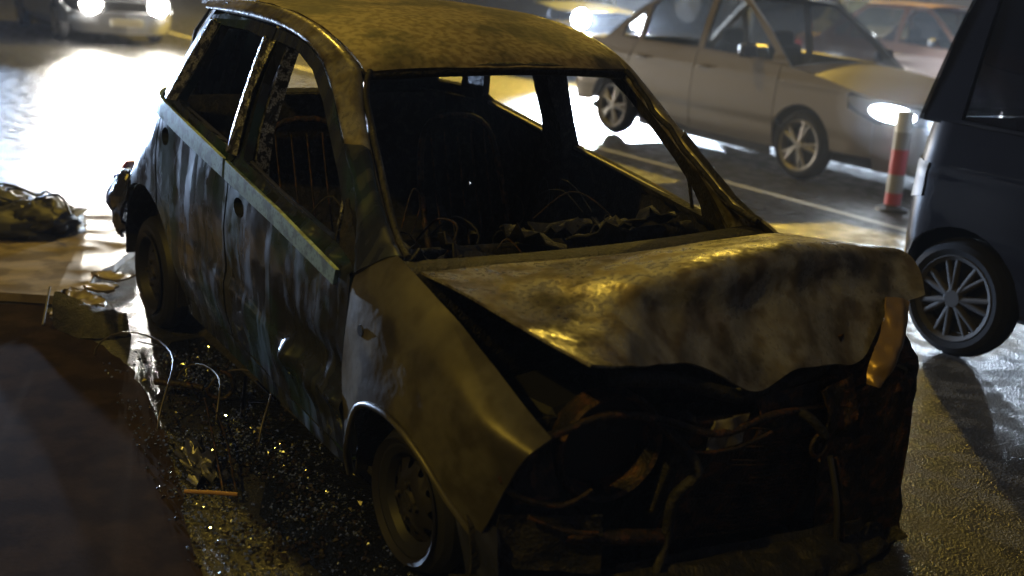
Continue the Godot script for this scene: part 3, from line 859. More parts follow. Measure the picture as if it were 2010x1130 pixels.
		d.box(Vector3(1.0, 0.43, z), Vector3(0.46, 0.05, 0.42), Basis(Vector3(0, 0, 1), 0.1))
		d.tube([Vector3(0.8, 0.45, z - 0.2), Vector3(1.22, 0.50, z - 0.2), Vector3(1.22, 0.50, z + 0.2), Vector3(0.8, 0.45, z + 0.2)], 0.014, 6)
		part("seat_pan", d, M.soot, seat)
	d = MB.new()
	d.box(Vector3(0.02, 0.70, 0), Vector3(0.04, 0.66, 1.36), Basis(Vector3(0, 0, 1), 0.25))
	d.box(Vector3(0.25, 0.44, 0), Vector3(0.42, 0.05, 1.14))
	part("rear_bench", d, M.soot, car)
	d = MB.new()
	rows = []
	for i in 13:
		var r := []
		for k in 13:
			var x := lerpf(-0.5, 2.06, i / 12.0)
			var z := lerpf(-0.70, 0.70, k / 12.0)
			r.append(Vector3(x, 0.235 + 0.09 * exp(-pow(z / 0.12, 2)) + 0.02 * wr.get_noise_2d(x * 1.5, z * 1.5), z))
		rows.append(r)
	d.sheet(rows, Vector3.UP, 0.02)
	part("floor_pan", d, M.soot, car)
	d = MB.new()
	d.tube(smooth_line([Vector3(1.42, 0.60, 0.56), Vector3(1.56, 0.705, 0.52), Vector3(1.64, 0.725, 0.40), Vector3(1.66, 0.72, 0.22)], 4), [0.012, 0.013, 0.014, 0.015, 0.015, 0.015, 0.015, 0.015, 0.015, 0.015, 0.014, 0.013, 0.012], 6)
	part("grab_rail", d, M.bare_steel, car)
	for k in 16:   # hanging wires and strips over the dash and seats
		d = MB.new()
		var c := Vector3(rng.randf_range(1.1, 1.85), rng.randf_range(0.74, 0.84), rng.randf_range(-0.5, 0.42))
		var e := c + Vector3(rng.randf_range(-0.25, 0.25), rng.randf_range(0.02, 0.10), rng.randf_range(-0.15, 0.12))
		d.tube(smooth_line([c, (c + e) * 0.5 + Vector3(0, rng.randf_range(0.02, 0.12), 0), e, e + Vector3(rng.randf_range(-0.1, 0.1), -0.12, rng.randf_range(-0.1, 0.1))], 4), rng.randf_range(0.002, 0.005), 5)
		part("hanging_wire", d, M.rust if k % 3 == 0 else M.soot, car)
	for k in 9:   # charred scraps fallen on the dash
		d = MB.new()
		var c := Vector3(rng.randf_range(1.62, 1.95), 0.86, rng.randf_range(-0.6, 0.6))
		var b := Basis.from_euler(Vector3(rng.randf_range(-0.6, 0.6), rng.randf() * TAU, rng.randf_range(-0.6, 0.6)))
		var g2 := []
		for i in 6:
			var r := []
			for j in 6:
				var u := Vector2(i / 5.0 - 0.5, j / 5.0 - 0.5)
				r.append(c + b * Vector3(u.x * 0.2, 0.05 * wr.get_noise_2d(u.x * 2.0 + k, u.y * 2.0), u.y * 0.13))
			g2.append(r)
		d.sheet(g2, b * Vector3.UP, 0.006)
		part("charred_scrap", d, M.soot, car)
	# what sagged and burnt beneath the floor
	d = MB.new()
	rows = []
	for i in 29:
		var r := []
		for k in 17:
			var x := lerpf(-0.62, 2.46, i / 28.0); var z := lerpf(-0.60, 0.60, k / 16.0)
			var ed := smoothstep(0.0, 0.12, minf(minf(i / 28.0, 1.0 - i / 28.0), minf(k / 16.0, 1.0 - k / 16.0)))
			var low := -0.01 + 0.0454 * (x + 0.1) + 0.021 * (z - 0.74)
			r.append(Vector3(x, low + 0.004 + ed * (0.15 + 0.05 * wr.get_noise_2d(x * 1.6, z * 1.6)), z))
		rows.append(r)
	d.sheet(rows, Vector3.UP, 0.0)
	part("sagged_underside", d, M.soot, car)
	# ---- wheels
	burnt_wheel(car, Vector3(2.25, 0.305, 0.71), 0.215, 0.05, 1.0)
	burnt_wheel(car, Vector3(2.25, 0.295, -0.71), 0.215, 0.05, -1.0)
	burnt_wheel(car, Vector3(-0.10, 0.238, 0.705), 0.25, 0.02, 1.0)
	burnt_wheel(car, Vector3(-0.10, 0.225, -0.705), 0.255, 0.02, -1.0)
	nose(car)

# what the fire and the crash left of the nose
func nose(car: Node3D) -> void:
	var d := MB.new()
	# engine block, set back in the dark
	d.box(Vector3(2.36, 0.50, -0.08), Vector3(0.34, 0.36, 0.5), Basis(Vector3(0, 0, 1), 0.15), 0.03)
	d.box(Vector3(2.38, 0.66, -0.10), Vector3(0.22, 0.10, 0.42), Basis(Vector3(0, 0, 1), 0.1), 0.02)
	for k in 4:
		d.tube([Vector3(2.46, 0.62, -0.25 + 0.1 * k), Vector3(2.53, 0.58, -0.25 + 0.1 * k), Vector3(2.55, 0.50, -0.24 + 0.1 * k)], 0.02, 7)
	part("engine_block", d, M.soot, car)
	d = MB.new()
	d.box(Vector3(2.36, 0.52, 0.40), Vector3(0.24, 0.22, 0.2), Basis(Vector3(0, 1, 0), 0.2), 0.015)
	part("battery", d, M.char, car)
	# radiator leaning in the opening, its fins bared
	var rad := Node3D.new()
	rad.name = "radiator"
	car.add_child(rad, true)
	var rb := Basis(Vector3(1, 0, 0), -0.10) * Basis(Vector3(0, 0, 1), -0.16) * Basis(Vector3(0, 1, 0), -0.05)
	var rc := Vector3(2.66, 0.40, -0.10)
	d = MB.new()
	d.box(rc, Vector3(0.03, 0.40, 0.54), rb)
	part("core", d, M.rust, rad)
	for k in 26:
		d = MB.new()
		var y := -0.185 + 0.0148 * k
		var l := 0.16 + 0.36 * rng.randf() * (1.0 if k < 12 else 0.6)
		d.tube([rc + rb * Vector3(0.018, y, l - 0.27), rc + rb * Vector3(0.024 + 0.006 * rng.randf(), y + 0.004 * rng.randf_range(-1, 1), 0.0), rc + rb * Vector3(0.018, y, -0.26)], 0.0035, 5)
		part("fin", d, M.rust, rad)
	d = MB.new()
	d.box(rc + rb * Vector3(0, 0, 0.285), Vector3(0.05, 0.44, 0.035), rb, 0.01)
	part("side_tank", d, M.soot, rad)
	d = MB.new()
	d.box(rc + rb * Vector3(0, 0, -0.285), Vector3(0.05, 0.44, 0.035), rb, 0.01)
	part("side_tank", d, M.soot, rad)
	# round fan ring at the headlamp side
	var xf := Transform3D(Basis(Vector3(0, 0, 1), -PI / 2) * Basis(Vector3(1, 0, 0), 0.15), Vector3(2.60, 0.555, 0.36))
	d = MB.new()
	d.lathe([Vector2(0.135, -0.06), Vector2(0.150, -0.055), Vector2(0.158, 0.02), Vector2(0.150, 0.028), Vector2(0.140, 0.02), Vector2(0.132, -0.06)], xf, 32)
	part("fan_ring", d, M.rust, car)
	d = MB.new()
	d.lathe([Vector2(0.0, -0.05), Vector2(0.13, -0.055)], xf, 24)
	part("fan_bowl", d, M.char, car)
	# headlamp pocket under the wing tip
	d = MB.new()
	d.sheet(patch([[Vector3(2.69, 0.66, 0.69), Vector3(2.68, 0.66, 0.55)], [Vector3(2.60, 0.58, 0.66), Vector3(2.58, 0.58, 0.53)], [Vector3(2.64, 0.47, 0.67), Vector3(2.64, 0.46, 0.53)]], 4, 4), Vector3(1, 0, 0), 0.008)
	part("headlamp_pocket", d, M.rust, car)
	d = MB.new()
	d.tube(smooth_line([Vector3(2.63, 0.64, 0.695), Vector3(2.64, 0.56, 0.72), Vector3(2.66, 0.50, 0.67), Vector3(2.69, 0.47, 0.56), Vector3(2.70, 0.50, 0.48)], 5), 0.008, 6)
	part("lamp_bezel", d, M.rust, car)
	# upper rail of the nose, sagging between the wings
	d = MB.new()
	d.tube(smooth_line([Vector3(2.68, 0.665, 0.62), Vector3(2.70, 0.70, 0.45), Vector3(2.71, 0.66, 0.28), Vector3(2.74, 0.60, 0.1), Vector3(2.74, 0.62, -0.1), Vector3(2.72, 0.60, -0.35), Vector3(2.70, 0.64, -0.6)], 5), 0.011, 7)
	part("upper_rail", d, M.rust, car)
	# crash beam and lower crossmember
	d = MB.new()
	rows_tube(d, [Vector3(2.62, 0.20, 0.60), Vector3(2.68, 0.19, 0.3), Vector3(2.70, 0.17, 0.0), Vector3(2.72, 0.15, -0.35), Vector3(2.68, 0.14, -0.62)], 0.035)
	part("crossmember", d, M.soot, car)
	d = MB.new()
	rows_tube(d, [Vector3(2.60, 0.36, 0.62), Vector3(2.70, 0.35, 0.42), Vector3(2.71, 0.30, 0.20)], 0.022)
	part("bumper_beam", d, M.rust, car)
	# crumpled plates: noise-bent sheets with their own place
	var wr := noise(7.0, 3, FastNoiseLite.TYPE_SIMPLEX_SMOOTH, 51)
	var plates := [
		["inner_wing", [Vector3(2.66, 0.80, -0.60), Vector3(2.70, 0.68, -0.745), Vector3(2.74, 0.45, -0.72), Vector3(2.76, 0.10, -0.75)], [Vector3(2.66, 0.78, -0.40), Vector3(2.70, 0.62, -0.36), Vector3(2.72, 0.42, -0.34), Vector3(2.73, 0.12, -0.40)], "rust"],
		["slam_panel", [Vector3(2.70, 0.66, -0.06), Vector3(2.72, 0.58, -0.08), Vector3(2.71, 0.53, -0.05)], [Vector3(2.70, 0.68, -0.46), Vector3(2.74, 0.59, -0.44), Vector3(2.73, 0.53, -0.40)], "rust"],
		["valance", [Vector3(2.70, 0.25, 0.36), Vector3(2.73, 0.14, 0.38)], [Vector3(2.76, 0.20, -0.55), Vector3(2.78, 0.09, -0.52)], "soot"],
		["corner_plate", [Vector3(2.62, 0.44, 0.70), Vector3(2.60, 0.28, 0.70)], [Vector3(2.71, 0.42, 0.44), Vector3(2.70, 0.24, 0.42)], "soot"],
		["bracket", [Vector3(2.72, 0.63, 0.10), Vector3(2.74, 0.55, 0.13)], [Vector3(2.74, 0.64, 0.0), Vector3(2.76, 0.57, 0.02)], "burnt_steel"],
		["lamp_shell", [Vector3(2.74, 0.66, -0.28), Vector3(2.77, 0.58, -0.30), Vector3(2.75, 0.50, -0.30)], [Vector3(2.72, 0.68, -0.42), Vector3(2.75, 0.58, -0.44), Vector3(2.74, 0.50, -0.42)], "rust"],
		["arch_liner", [Vector3(2.45, 0.42, 0.74), Vector3(2.52, 0.26, 0.73), Vector3(2.52, 0.13, 0.71)], [Vector3(2.62, 0.40, 0.70), Vector3(2.64, 0.26, 0.70), Vector3(2.66, 0.12, 0.66)], "melted_plastic"]]
	for p in plates:
		var g := patch([p[1], p[2]], 10, 6)
		for r in g:
			for k in r.size():
				r[k] += Vector3(0.030, 0.012, 0.012) * wr.get_noise_3dv(r[k] * 1.4)
		d = MB.new()
		d.sheet(g, Vector3(1, 0.2, 0), 0.008)
		part(p[0], d, M[p[3]], car)
	# closing plate behind the radiator and the burnt bumper skin collapsed on the ground
	d = MB.new()
	var shut := patch([[Vector3(2.52, 0.64, 0.66), Vector3(2.50, 0.36, 0.68), Vector3(2.52, 0.10, 0.68)], [Vector3(2.56, 0.62, 0.2), Vector3(2.54, 0.36, 0.2), Vector3(2.56, 0.10, 0.2)], [Vector3(2.57, 0.60, -0.3), Vector3(2.55, 0.36, -0.3), Vector3(2.57, 0.09, -0.3)], [Vector3(2.52, 0.64, -0.70), Vector3(2.52, 0.36, -0.72), Vector3(2.54, 0.08, -0.72)]], 6, 6)
	for r in shut:
		for k in r.size():
			r[k] += Vector3(0.03, 0.01, 0.0) * wr.get_noise_3dv(r[k] * 1.2)
	d.sheet(shut, Vector3(1, 0, 0), 0.01)
	part("front_panel", d, M.soot, car)
	d = MB.new()
	var skin := patch([
		[Vector3(2.50, 0.22, 0.76), Vector3(2.60, 0.25, 0.77), Vector3(2.70, 0.20, 0.76), Vector3(2.74, 0.12, 0.74)],
		[Vector3(2.62, 0.22, 0.55), Vector3(2.72, 0.24, 0.52), Vector3(2.82, 0.20, 0.50), Vector3(2.86, 0.12, 0.50)],
		[Vector3(2.66, 0.19, 0.2), Vector3(2.76, 0.22, 0.2), Vector3(2.86, 0.19, 0.2), Vector3(2.90, 0.12, 0.2)],
		[Vector3(2.68, 0.18, -0.2), Vector3(2.78, 0.20, -0.2), Vector3(2.87, 0.16, -0.2), Vector3(2.90, 0.115, -0.2)],
		[Vector3(2.68, 0.15, -0.50), Vector3(2.76, 0.165, -0.50), Vector3(2.82, 0.14, -0.50), Vector3(2.84, 0.11, -0.50)],
		[Vector3(2.66, 0.12, -0.72), Vector3(2.72, 0.13, -0.73), Vector3(2.77, 0.12, -0.73), Vector3(2.79, 0.10, -0.73)]], 7, 5)
	for r in skin:
		for k in r.size():
			r[k] += Vector3(0.04, 0.04, 0.02) * wr.get_noise_3dv(r[k] * 1.3)
			r[k].y = maxf(r[k].y, 0.105)
	d.sheet(skin, Vector3(0.6, 1, 0), 0.012)
	part("front_bumper", d, M.soot, car)
	# hoses, a pulley ring, loose rods
	var lines := [
		["hose", [Vector3(2.68, 0.60, 0.22), Vector3(2.76, 0.52, 0.18), Vector3(2.74, 0.44, 0.23), Vector3(2.72, 0.30, 0.22), Vector3(2.74, 0.20, 0.26)], 0.016, "soot"],
		["hose", [Vector3(2.66, 0.62, -0.15), Vector3(2.75, 0.60, -0.22), Vector3(2.78, 0.54, -0.28)], 0.014, "soot"],
		["rod", [Vector3(2.77, 0.46, -0.33), Vector3(2.79, 0.32, -0.37), Vector3(2.78, 0.16, -0.42)], 0.009, "bare_steel"],
		["rod", [Vector3(2.77, 0.45, -0.36), Vector3(2.79, 0.30, -0.40), Vector3(2.78, 0.15, -0.45)], 0.007, "rust"],
		["cable", [Vector3(2.72, 0.66, 0.30), Vector3(2.73, 0.57, 0.20), Vector3(2.75, 0.55, 0.06), Vector3(2.76, 0.58, -0.08)], 0.006, "rust"],
		["cable", [Vector3(2.66, 0.44, 0.64), Vector3(2.70, 0.40, 0.55), Vector3(2.72, 0.38, 0.46)], 0.007, "rust"]]
	for l in lines:
		d = MB.new()
		d.tube(smooth_line(l[1], 5), l[2], 7)
		part(l[0], d, M[l[3]], car)
	d = MB.new()
	var ring := []
	for k in 17:
		var a := TAU * k / 16
		ring.append(Vector3(2.76, 0.50, -0.285) + Vector3(0, 0.034 * cos(a), 0.03 * sin(a)))
	d.tube(ring, 0.008, 6, false)
	part("pulley_ring", d, M.rust, car)

func rows_tube(d: MB, pts: Array, r: float) -> void:
	d.tube(smooth_line(pts, 5), r, 8)

# ---------------------------------------------------------------- passing traffic
# local axes as the burnt car's: x forward, y up, z right; origin on the road midway between the axles
func road_wheel(car: Node3D, c: Vector3, r: float, face: float, spokes: int, rim_mat: Material) -> void:
	var w := Node3D.new()
	w.name = "wheel"
	car.add_child(w, true)
	w.position = c
	var xf := Transform3D(Basis(Vector3(1, 0, 0), PI / 2 * face), Vector3.ZERO)
	var t := MB.new()
	var prof := []
	for i in 11:
		var a := lerpf(-0.3 * PI, 1.3 * PI, i / 10.0)
		prof.append(Vector2(r - 0.055 + 0.055 * sin(a), -0.085 * cos(a)))
	t.lathe(prof, xf, 36)
	part("tyre", t, M.tyre, w)
	var q := MB.new()
	var R := r - 0.085
	q.lathe([Vector2(R - 0.02, -0.07), Vector2(R - 0.012, 0.05), Vector2(R + 0.006, 0.072), Vector2(R, 0.080), Vector2(R - 0.022, 0.066), Vector2(R - 0.03, 0.02)], xf, 36)
	for k in spokes:
		var a := TAU * k / spokes
		for s in [-0.16, 0.16]:
			var p0 := Vector3(0.04 * cos(a), 0.062, 0.04 * sin(a)); var p1 := Vector3((R - 0.015) * cos(a + s), 0.055, (R - 0.015) * sin(a + s))
			q.tube([xf * p0, xf * p1], [0.022, 0.016], 6)
	q.lathe([Vector2(0.055, 0.03), Vector2(0.055, 0.07), Vector2(0.04, 0.082), Vector2(0.0, 0.082)], xf, 18)
	part("rim", q, rim_mat, w)
	q = MB.new()
	q.lathe([Vector2(0.0, 0.0), Vector2(R - 0.03, 0.0)], xf, 24)
	part("brake_disc", q, M.trim, w)

func traffic_car(called: String, label: String, at: Vector3, turn: float, o: Dictionary) -> Node3D:
	var car := thing(called, label, "car", Transform3D(Basis(Vector3.UP, turn), at), "cars in the passing traffic")
	var hb: float = o.hb; var F: float = o.front; var Rr: float = o.rear; var hw: float = o.hw
	var RF := 0.5; var RB: float = o.get("corner", 0.42)
	var paint: Material = M[o.paint]
	var top: Array = o.top            # shoulder line as (x, y), rising x
	var sF := F - RF; var sB := Rr + RB
	var zs := func(y: float) -> float: return hw - 0.05 * pow((y - 0.62) / 0.42, 2.0) - 0.03 * smoothstep(0.36, 0.2, y)
	var lift := func(p: Vector2) -> Vector3:
		var z: float = zs.call(p.y)
		z += 0.010 * exp(-pow((p.y - 0.86) / 0.03, 2.0)) - 0.008 * exp(-pow((p.y - 0.47) / 0.025, 2.0))
		if p.x > sF:
			var a := (p.x - sF) / RF
			if a < PI / 2:
				return Vector3(sF + RF * sin(a), p.y, z - RF * (1.0 - cos(a)))
			return Vector3(F + 0.04 * sin(minf(a - PI / 2, 1.0)), p.y, maxf(0.0, z - RF - (a - PI / 2) * RF))
		if p.x < sB:
			var a := (sB - p.x) / RB
			if a < PI / 2:
				return Vector3(sB - RB * sin(a), p.y, z - RB * (1.0 - cos(a)))
			return Vector3(Rr, p.y, maxf(0.0, z - RB - (a - PI / 2) * RB))
		return Vector3(p.x, p.y, z)
	var sFc := sF + RF * PI / 2 + (hw - RF); var sBc := sB - RB * PI / 2 - (hw - RB)
	var tp := func(x: float) -> float: return lerp_list(top, x)
	var line := func(x0: float, x1: float) -> Array:
		var out := []
		for k in 13:
			var x := lerpf(x0, x1, k / 12.0)
			out.append(Vector2(x, tp.call(x)))
		return out
	var g := 0.005
	var wr: float = o.get("wheel_r", 0.31)
	var ar := wr + 0.055
	var dj: Array = o.doors           # joints from front to rear: wing | door | door | quarter
	var sides := []
	# wing, doors, quarter, front and rear ends
	var wing: Array = [Vector2(dj[0] + g, 0.24)] + arc(hb, wr, ar, 180 + 8, 0 + 2, 14) + [Vector2(sF + 0.22, 0.33), Vector2(sF + 0.22, o.lamp_y - 0.11), Vector2(sF - 0.05, o.lamp_y - 0.02), Vector2(sF - 0.08, o.lamp_y + 0.09)] + line.call(sF - 0.03, dj[0] + g)
	sides.append(["front_wing", wing])
	var names := ["front_door", "rear_door"]
	for i in dj.size() - 1:
		var a: float = dj[i] - g; var b: float = dj[i + 1] + g
		var poly: Array = [Vector2(b, 0.25), Vector2(a, 0.25)] + line.call(a, b)
		if b < -hb + ar + 0.02:
			poly = arc(-hb, wr, ar, 62, 8, 6) + [Vector2(a, 0.25)] + line.call(a, b)
		sides.append([names[i], poly])
	var qx: float = dj[-1] - g
	var quarter: Array = []
	if qx < -hb + ar:
		quarter = [Vector2(sB - 0.2, 0.30)] + arc(-hb, wr, ar, 178, 64, 12) + line.call(qx, sBc)
	else:
		quarter = [Vector2(sB - 0.2, 0.30)] + arc(-hb, wr, ar, 178, 2, 14) + [Vector2(qx, 0.25)] + line.call(qx, sBc)
	quarter += [Vector2(sBc, 0.60), Vector2(sB - 0.2, 0.60)]
	sides.append(["rear_quarter", quarter])
	var bump := [Vector2(sF + 0.225 + g, 0.22), Vector2(sFc, 0.20), Vector2(sFc, o.lamp_y - 0.13), Vector2(sF + 0.225 + g, o.lamp_y - 0.115)]
	sides.append(["front_bumper", bump])
	sides.append(["rear_bumper", [Vector2(sBc, 0.28), Vector2(sB - 0.205 - g, 0.28), Vector2(sB - 0.205 - g, 0.595), Vector2(sBc, 0.595)]])
	sides.append(["sill_trim", [Vector2(-hb + ar + 0.02, 0.17), Vector2(hb - ar - 0.02, 0.17), Vector2(hb - ar - 0.02, 0.243), Vector2(-hb + ar + 0.02, 0.243)]])
	var made := {}
	for s in sides:
		var d := MB.new()
		d.panel(s[1], [], 0.06, lift, 0.02)
		var mt: Material = M.trim if s[0] == "sill_trim" else paint
		made[s[0]] = part(s[0], d, mt, car)
		part(s[0], d.mirrored(), mt, car)
	# door handles
	for i in dj.size() - 1:
		for sgn in [1, -1]:
			var d := MB.new()
			var hx: float = dj[i + 1] + 0.14
			d.tube([Vector3(hx - 0.08, 0.885, sgn * (zs.call(0.885) + 0.012)), Vector3(hx, 0.892, sgn * (zs.call(0.885) + 0.030)), Vector3(hx + 0.08, 0.885, sgn * (zs.call(0.885) + 0.012))], 0.012, 6)
			part("door_handle", d, paint, car)
	# headlamps round the corner, grille between them
	var lit = o.get("lamps", "")
	for sgn in [1, -1]:
		var d := MB.new()
		var ly: float = o.lamp_y
		var lens := [Vector2(sF - 0.04, ly + 0.035), Vector2(sF + 0.10, ly - 0.045), Vector2(sF + 0.30, ly - 0.095), Vector2(sF + 0.56, ly - 0.11), Vector2(sF + 0.68, ly - 0.075), Vector2(sF + 0.70, ly - 0.01), Vector2(sF + 0.48, ly + 0.045), Vector2(sF + 0.22, ly + 0.075), Vector2(sF - 0.04, ly + 0.085)]
		var lamp_in := MB.new()   # the burning reflector behind the front half of the lens
		lamp_in.panel(ellipse(sF + 0.36, ly - 0.02, 0.20, 0.068, 18, -0.12), [], 0.05, func(p: Vector2) -> Vector3: return lift.call(p) + Vector3(0.012, 0, 0.008), 0.01)
		d.panel(lens, [], 0.06, func(p: Vector2) -> Vector3:
			return lift.call(p) + Vector3(0.006, 0, 0.004), 0.02)
		if o.get("round_lamps", false):
			d = MB.new()
			d.lathe([Vector2(0.155, -0.06), Vector2(0.155, 0.0), Vector2(0.12, 0.025), Vector2(0.06, 0.038), Vector2(0.0, 0.042)], Transform3D(Basis(Vector3(0, 0, 1), -PI / 2), Vector3(F - 0.02, ly, hw - 0.34)), 24)
		var lm: Material = M.lens_off
		if lit and (o.get("lit_side", 0) == 0 or o.lit_side == sgn):
			lm = M[lit]
		if o.get("round_lamps", false) or lm == M.lens_off:
			part("headlight", d if sgn > 0 else d.mirrored(), lm, car)
		else:
			var shell := part("headlight", d if sgn > 0 else d.mirrored(), M.lens_off, car)
			part("reflector", lamp_in if sgn > 0 else lamp_in.mirrored(), lm, shell)
		if lm != M.lens_off:
			var lamp := SpotLight3D.new()
			lamp.name = "headlight_beam"
			car.add_child(lamp, true)
			lamp.position = Vector3(F + 0.06, ly, sgn * (hw - 0.32))
			lamp.rotation = Vector3(0, -PI / 2 - o.get("aim", 0.0), 0)
			lamp.rotate_object_local(Vector3.RIGHT, -0.035)
			lamp.light_color = lin(0.68, 0.82, 1.0) if lit == "lens_lit" else lin(1.0, 0.94, 0.84)
			if o.has("tint"):
				lamp.light_color = o.tint
			lamp.light_energy = o.get("beam", 60.0)
			lamp.spot_angle = o.get("cone", 38.0)
			lamp.spot_angle_attenuation = 0.9
			lamp.spot_range = 80.0
			lamp.spot_attenuation = 2.0
			lamp.light_size = 0.06
			lamp.shadow_enabled = true
	var d := MB.new()
	var rows := []
	for k in 9:
		var z := lerpf(-0.36, 0.36, k / 8.0)
		rows.append([Vector3(F + 0.005, o.lamp_y - 0.11, z), Vector3(F + 0.012, o.lamp_y + 0.05, z)])
	d.sheet(rows, Vector3(1, 0, 0), 0.02)
	part("grille", d, M.trim, car)
	for k in 4:
		d = MB.new()
		var y: float = o.lamp_y - 0.085 + 0.036 * k
		d.tube([Vector3(F + 0.02, y, -0.36), Vector3(F + 0.03, y, 0), Vector3(F + 0.02, y, 0.36)], 0.006, 5)
		part("grille_bar", d, M.chrome, car)
	d = MB.new()
	d.box(Vector3(F + 0.045, 0.38, 0), Vector3(0.012, 0.11, 0.50))
	part("number_plate", d, M.post_white, car)
	# tail lamps
	for sgn in [1, -1]:
		d = MB.new()
		d.panel([Vector2(sB - 0.25, 0.70), Vector2(sB - 0.05, 0.74), Vector2(sB - 0.05, 0.90), Vector2(sB - 0.35, 0.92), Vector2(sB - 0.5, 0.72)], [], 0.06, func(p: Vector2) -> Vector3: return lift.call(p) + Vector3(-0.006, 0, 0.004), 0.02)
		part("tail_lamp", d if sgn > 0 else d.mirrored(), M[o.get("tail", "tail_red")], car)
	# hood and boot lid between the shoulders
	var deck := func(x0: float, x1: float, crown: float) -> MB:
		var rr := []
		for k in 19:
			var s := lerpf(x0, x1, k / 18.0)
			var e: Vector3 = lift.call(Vector2(s, tp.call(s)))
			var r := []
			for j in 15:
				var u := lerpf(-1.0, 1.0, j / 14.0)
				r.append(Vector3(e.x, e.y + crown * (1.0 - u * u) * smoothstep(0.0, 0.4, e.z), (e.z - 0.004) * u))
			rr.append(r)
		var m := MB.new()
		m.sheet(rr, Vector3.UP, 0.015)
		return m
	var G: Dictionary = o.house       # screen foot, screen top, rear top, rear foot; roof height
	part("hood", deck.call(G.foot - 0.02, sFc - 0.05, 0.06), paint, car)
	if G.back > Rr + 0.25:
		part("boot_lid", deck.call(sBc + 0.05, G.back + 0.02, 0.04), paint, car)
	# ---- greenhouse
	var glass: Material = M[o.get("glass", "car_glass")]
	var ry: float = G.roof; var tum := 0.15
	var up := func(p: Vector2) -> Vector3:
		var b: float = tp.call(p.x)
		var t := clampf((p.y - b) / (ry - b), 0.0, 1.2)
		return Vector3(p.x, p.y, hw - 0.075 - tum * t - 0.03 * t * t)
	var f0 := Vector2(G.foot, tp.call(G.foot) - 0.01); var f1 := Vector2(G.top_f, ry - 0.05); var b1 := Vector2(G.top_b, ry - 0.05); var b0 := Vector2(G.back, tp.call(G.back) - 0.01)
	var fr := [b0, f0, f0.lerp(f1, 0.5) + Vector2(0.01, 0.03), f1, f1.lerp(b1, 0.5) + Vector2(0, 0.035), b1, b0.lerp(b1, 0.55) + Vector2(-0.02, 0.02)]
	var wins := []
	var edges: Array = G.pillars      # x of the openings' ends, front to rear
	for i in range(0, edges.size(), 2):
		var xa: float = edges[i]; var xb: float = edges[i + 1]
		var hi := func(x: float) -> float:
			var y := ry - 0.075
			if x > G.top_f - 0.05:
				y = minf(y, lerpf(f0.y, ry - 0.02, (G.foot - x) / (G.foot - G.top_f)) - 0.06)
			if x < G.top_b + 0.05:
				y = minf(y, lerpf(b0.y, ry - 0.02, (x - G.back) / (G.top_b - G.back)) - 0.06)
			return y
		var w := [Vector2(xb, tp.call(xb) + 0.02), Vector2(xa, tp.call(xa) + 0.02)]
		for k in 7:
			var x := lerpf(xa, xb, k / 6.0)
			w.append(Vector2(x, maxf(hi.call(x), tp.call(x) + 0.03)))
		wins.append(w)
	d = MB.new()
	d.panel(fr, wins, 0.06, up, 0.03)
	part("window_surround", d, paint, car); part("window_surround", d.mirrored(), paint, car)
	for w in wins:
		d = MB.new()
		d.panel(w, [], 0.12, func(p: Vector2) -> Vector3: return up.call(p) - Vector3(0, 0, 0.014), 0.0)
		part("side_window", d, glass, car); part("side_window", d.mirrored(), glass, car)
	var pane := func(a: Vector2, b: Vector2, hint: Vector3, bulge: float) -> MB:
		var rr := []
		for i in 7:
			var p := a.lerp(b, i / 6.0)
			var e: Vector3 = up.call(p)
			var r := []
			for j in 13:
				var u := lerpf(-1.0, 1.0, j / 12.0)
				r.append(Vector3(p.x + bulge * (1.0 - u * u), p.y + 0.02 * sin(PI * i / 6.0) , (e.z + 0.008) * u))
			rr.append(r)
		var m := MB.new()
		m.sheet(rr, hint, 0.0)
		return m
	part("windscreen", pane.call(f0 + Vector2(0.02, 0.0), f1 + Vector2(0.02, 0.02), Vector3(1, 1, 0), 0.09), glass, car)
	part("rear_window", pane.call(b0 - Vector2(0.02, 0.0), b1 + Vector2(-0.02, 0.02), Vector3(-1, 1, 0), -0.08), glass, car)
	rows = []
	for i in 13:
		var x := lerpf(G.top_b - 0.03, G.top_f + 0.03, i / 12.0)
		var e: Vector3 = up.call(Vector2(x, ry - 0.05))
		var r := []
		for j in 13:
			var u := lerpf(-1.0, 1.0, j / 12.0)
			r.append(Vector3(x + (0.07 if i == 12 else -0.05 if i == 0 else 0.0) * (1.0 - u * u), ry - 0.04 + 0.035 * sin(PI * (0.15 + 0.7 * i / 12.0)) + 0.03 * (1.0 - u * u * u * u), (e.z + 0.012) * u))
		rows.append(r)
	d = MB.new()
	d.sheet(rows, Vector3.UP, 0.02)
	part("roof", d, paint, car)
	# mirrors
	for sgn in [1, -1]:
		d = MB.new()
		var mx: float = G.foot - 0.42
		var my: float = tp.call(mx) + 0.09
		d.box(Vector3(mx, my, sgn * (hw + 0.09)), Vector3(0.11, 0.13, 0.20), Basis(Vector3.UP, 0.2 * sgn), 0.03)
		d.tube([Vector3(mx, my - 0.05, sgn * (hw - 0.05)), Vector3(mx, my - 0.03, sgn * (hw + 0.03))], 0.02, 6)
		part("door_mirror", d, M.trim, car)
	# cabin floor, seats and dash seen dimly through the glass
	d = MB.new()
	d.box(Vector3((G.foot + G.back) * 0.5, 0.35, 0), Vector3(G.foot - G.back - 0.2, 0.2, hw * 2 - 0.3))
	d.box(Vector3(G.foot - 0.28, 0.78, 0), Vector3(0.42, 0.2, hw * 2 - 0.32), Basis(), 0.05)
	part("cabin", d, M.cabin, car)
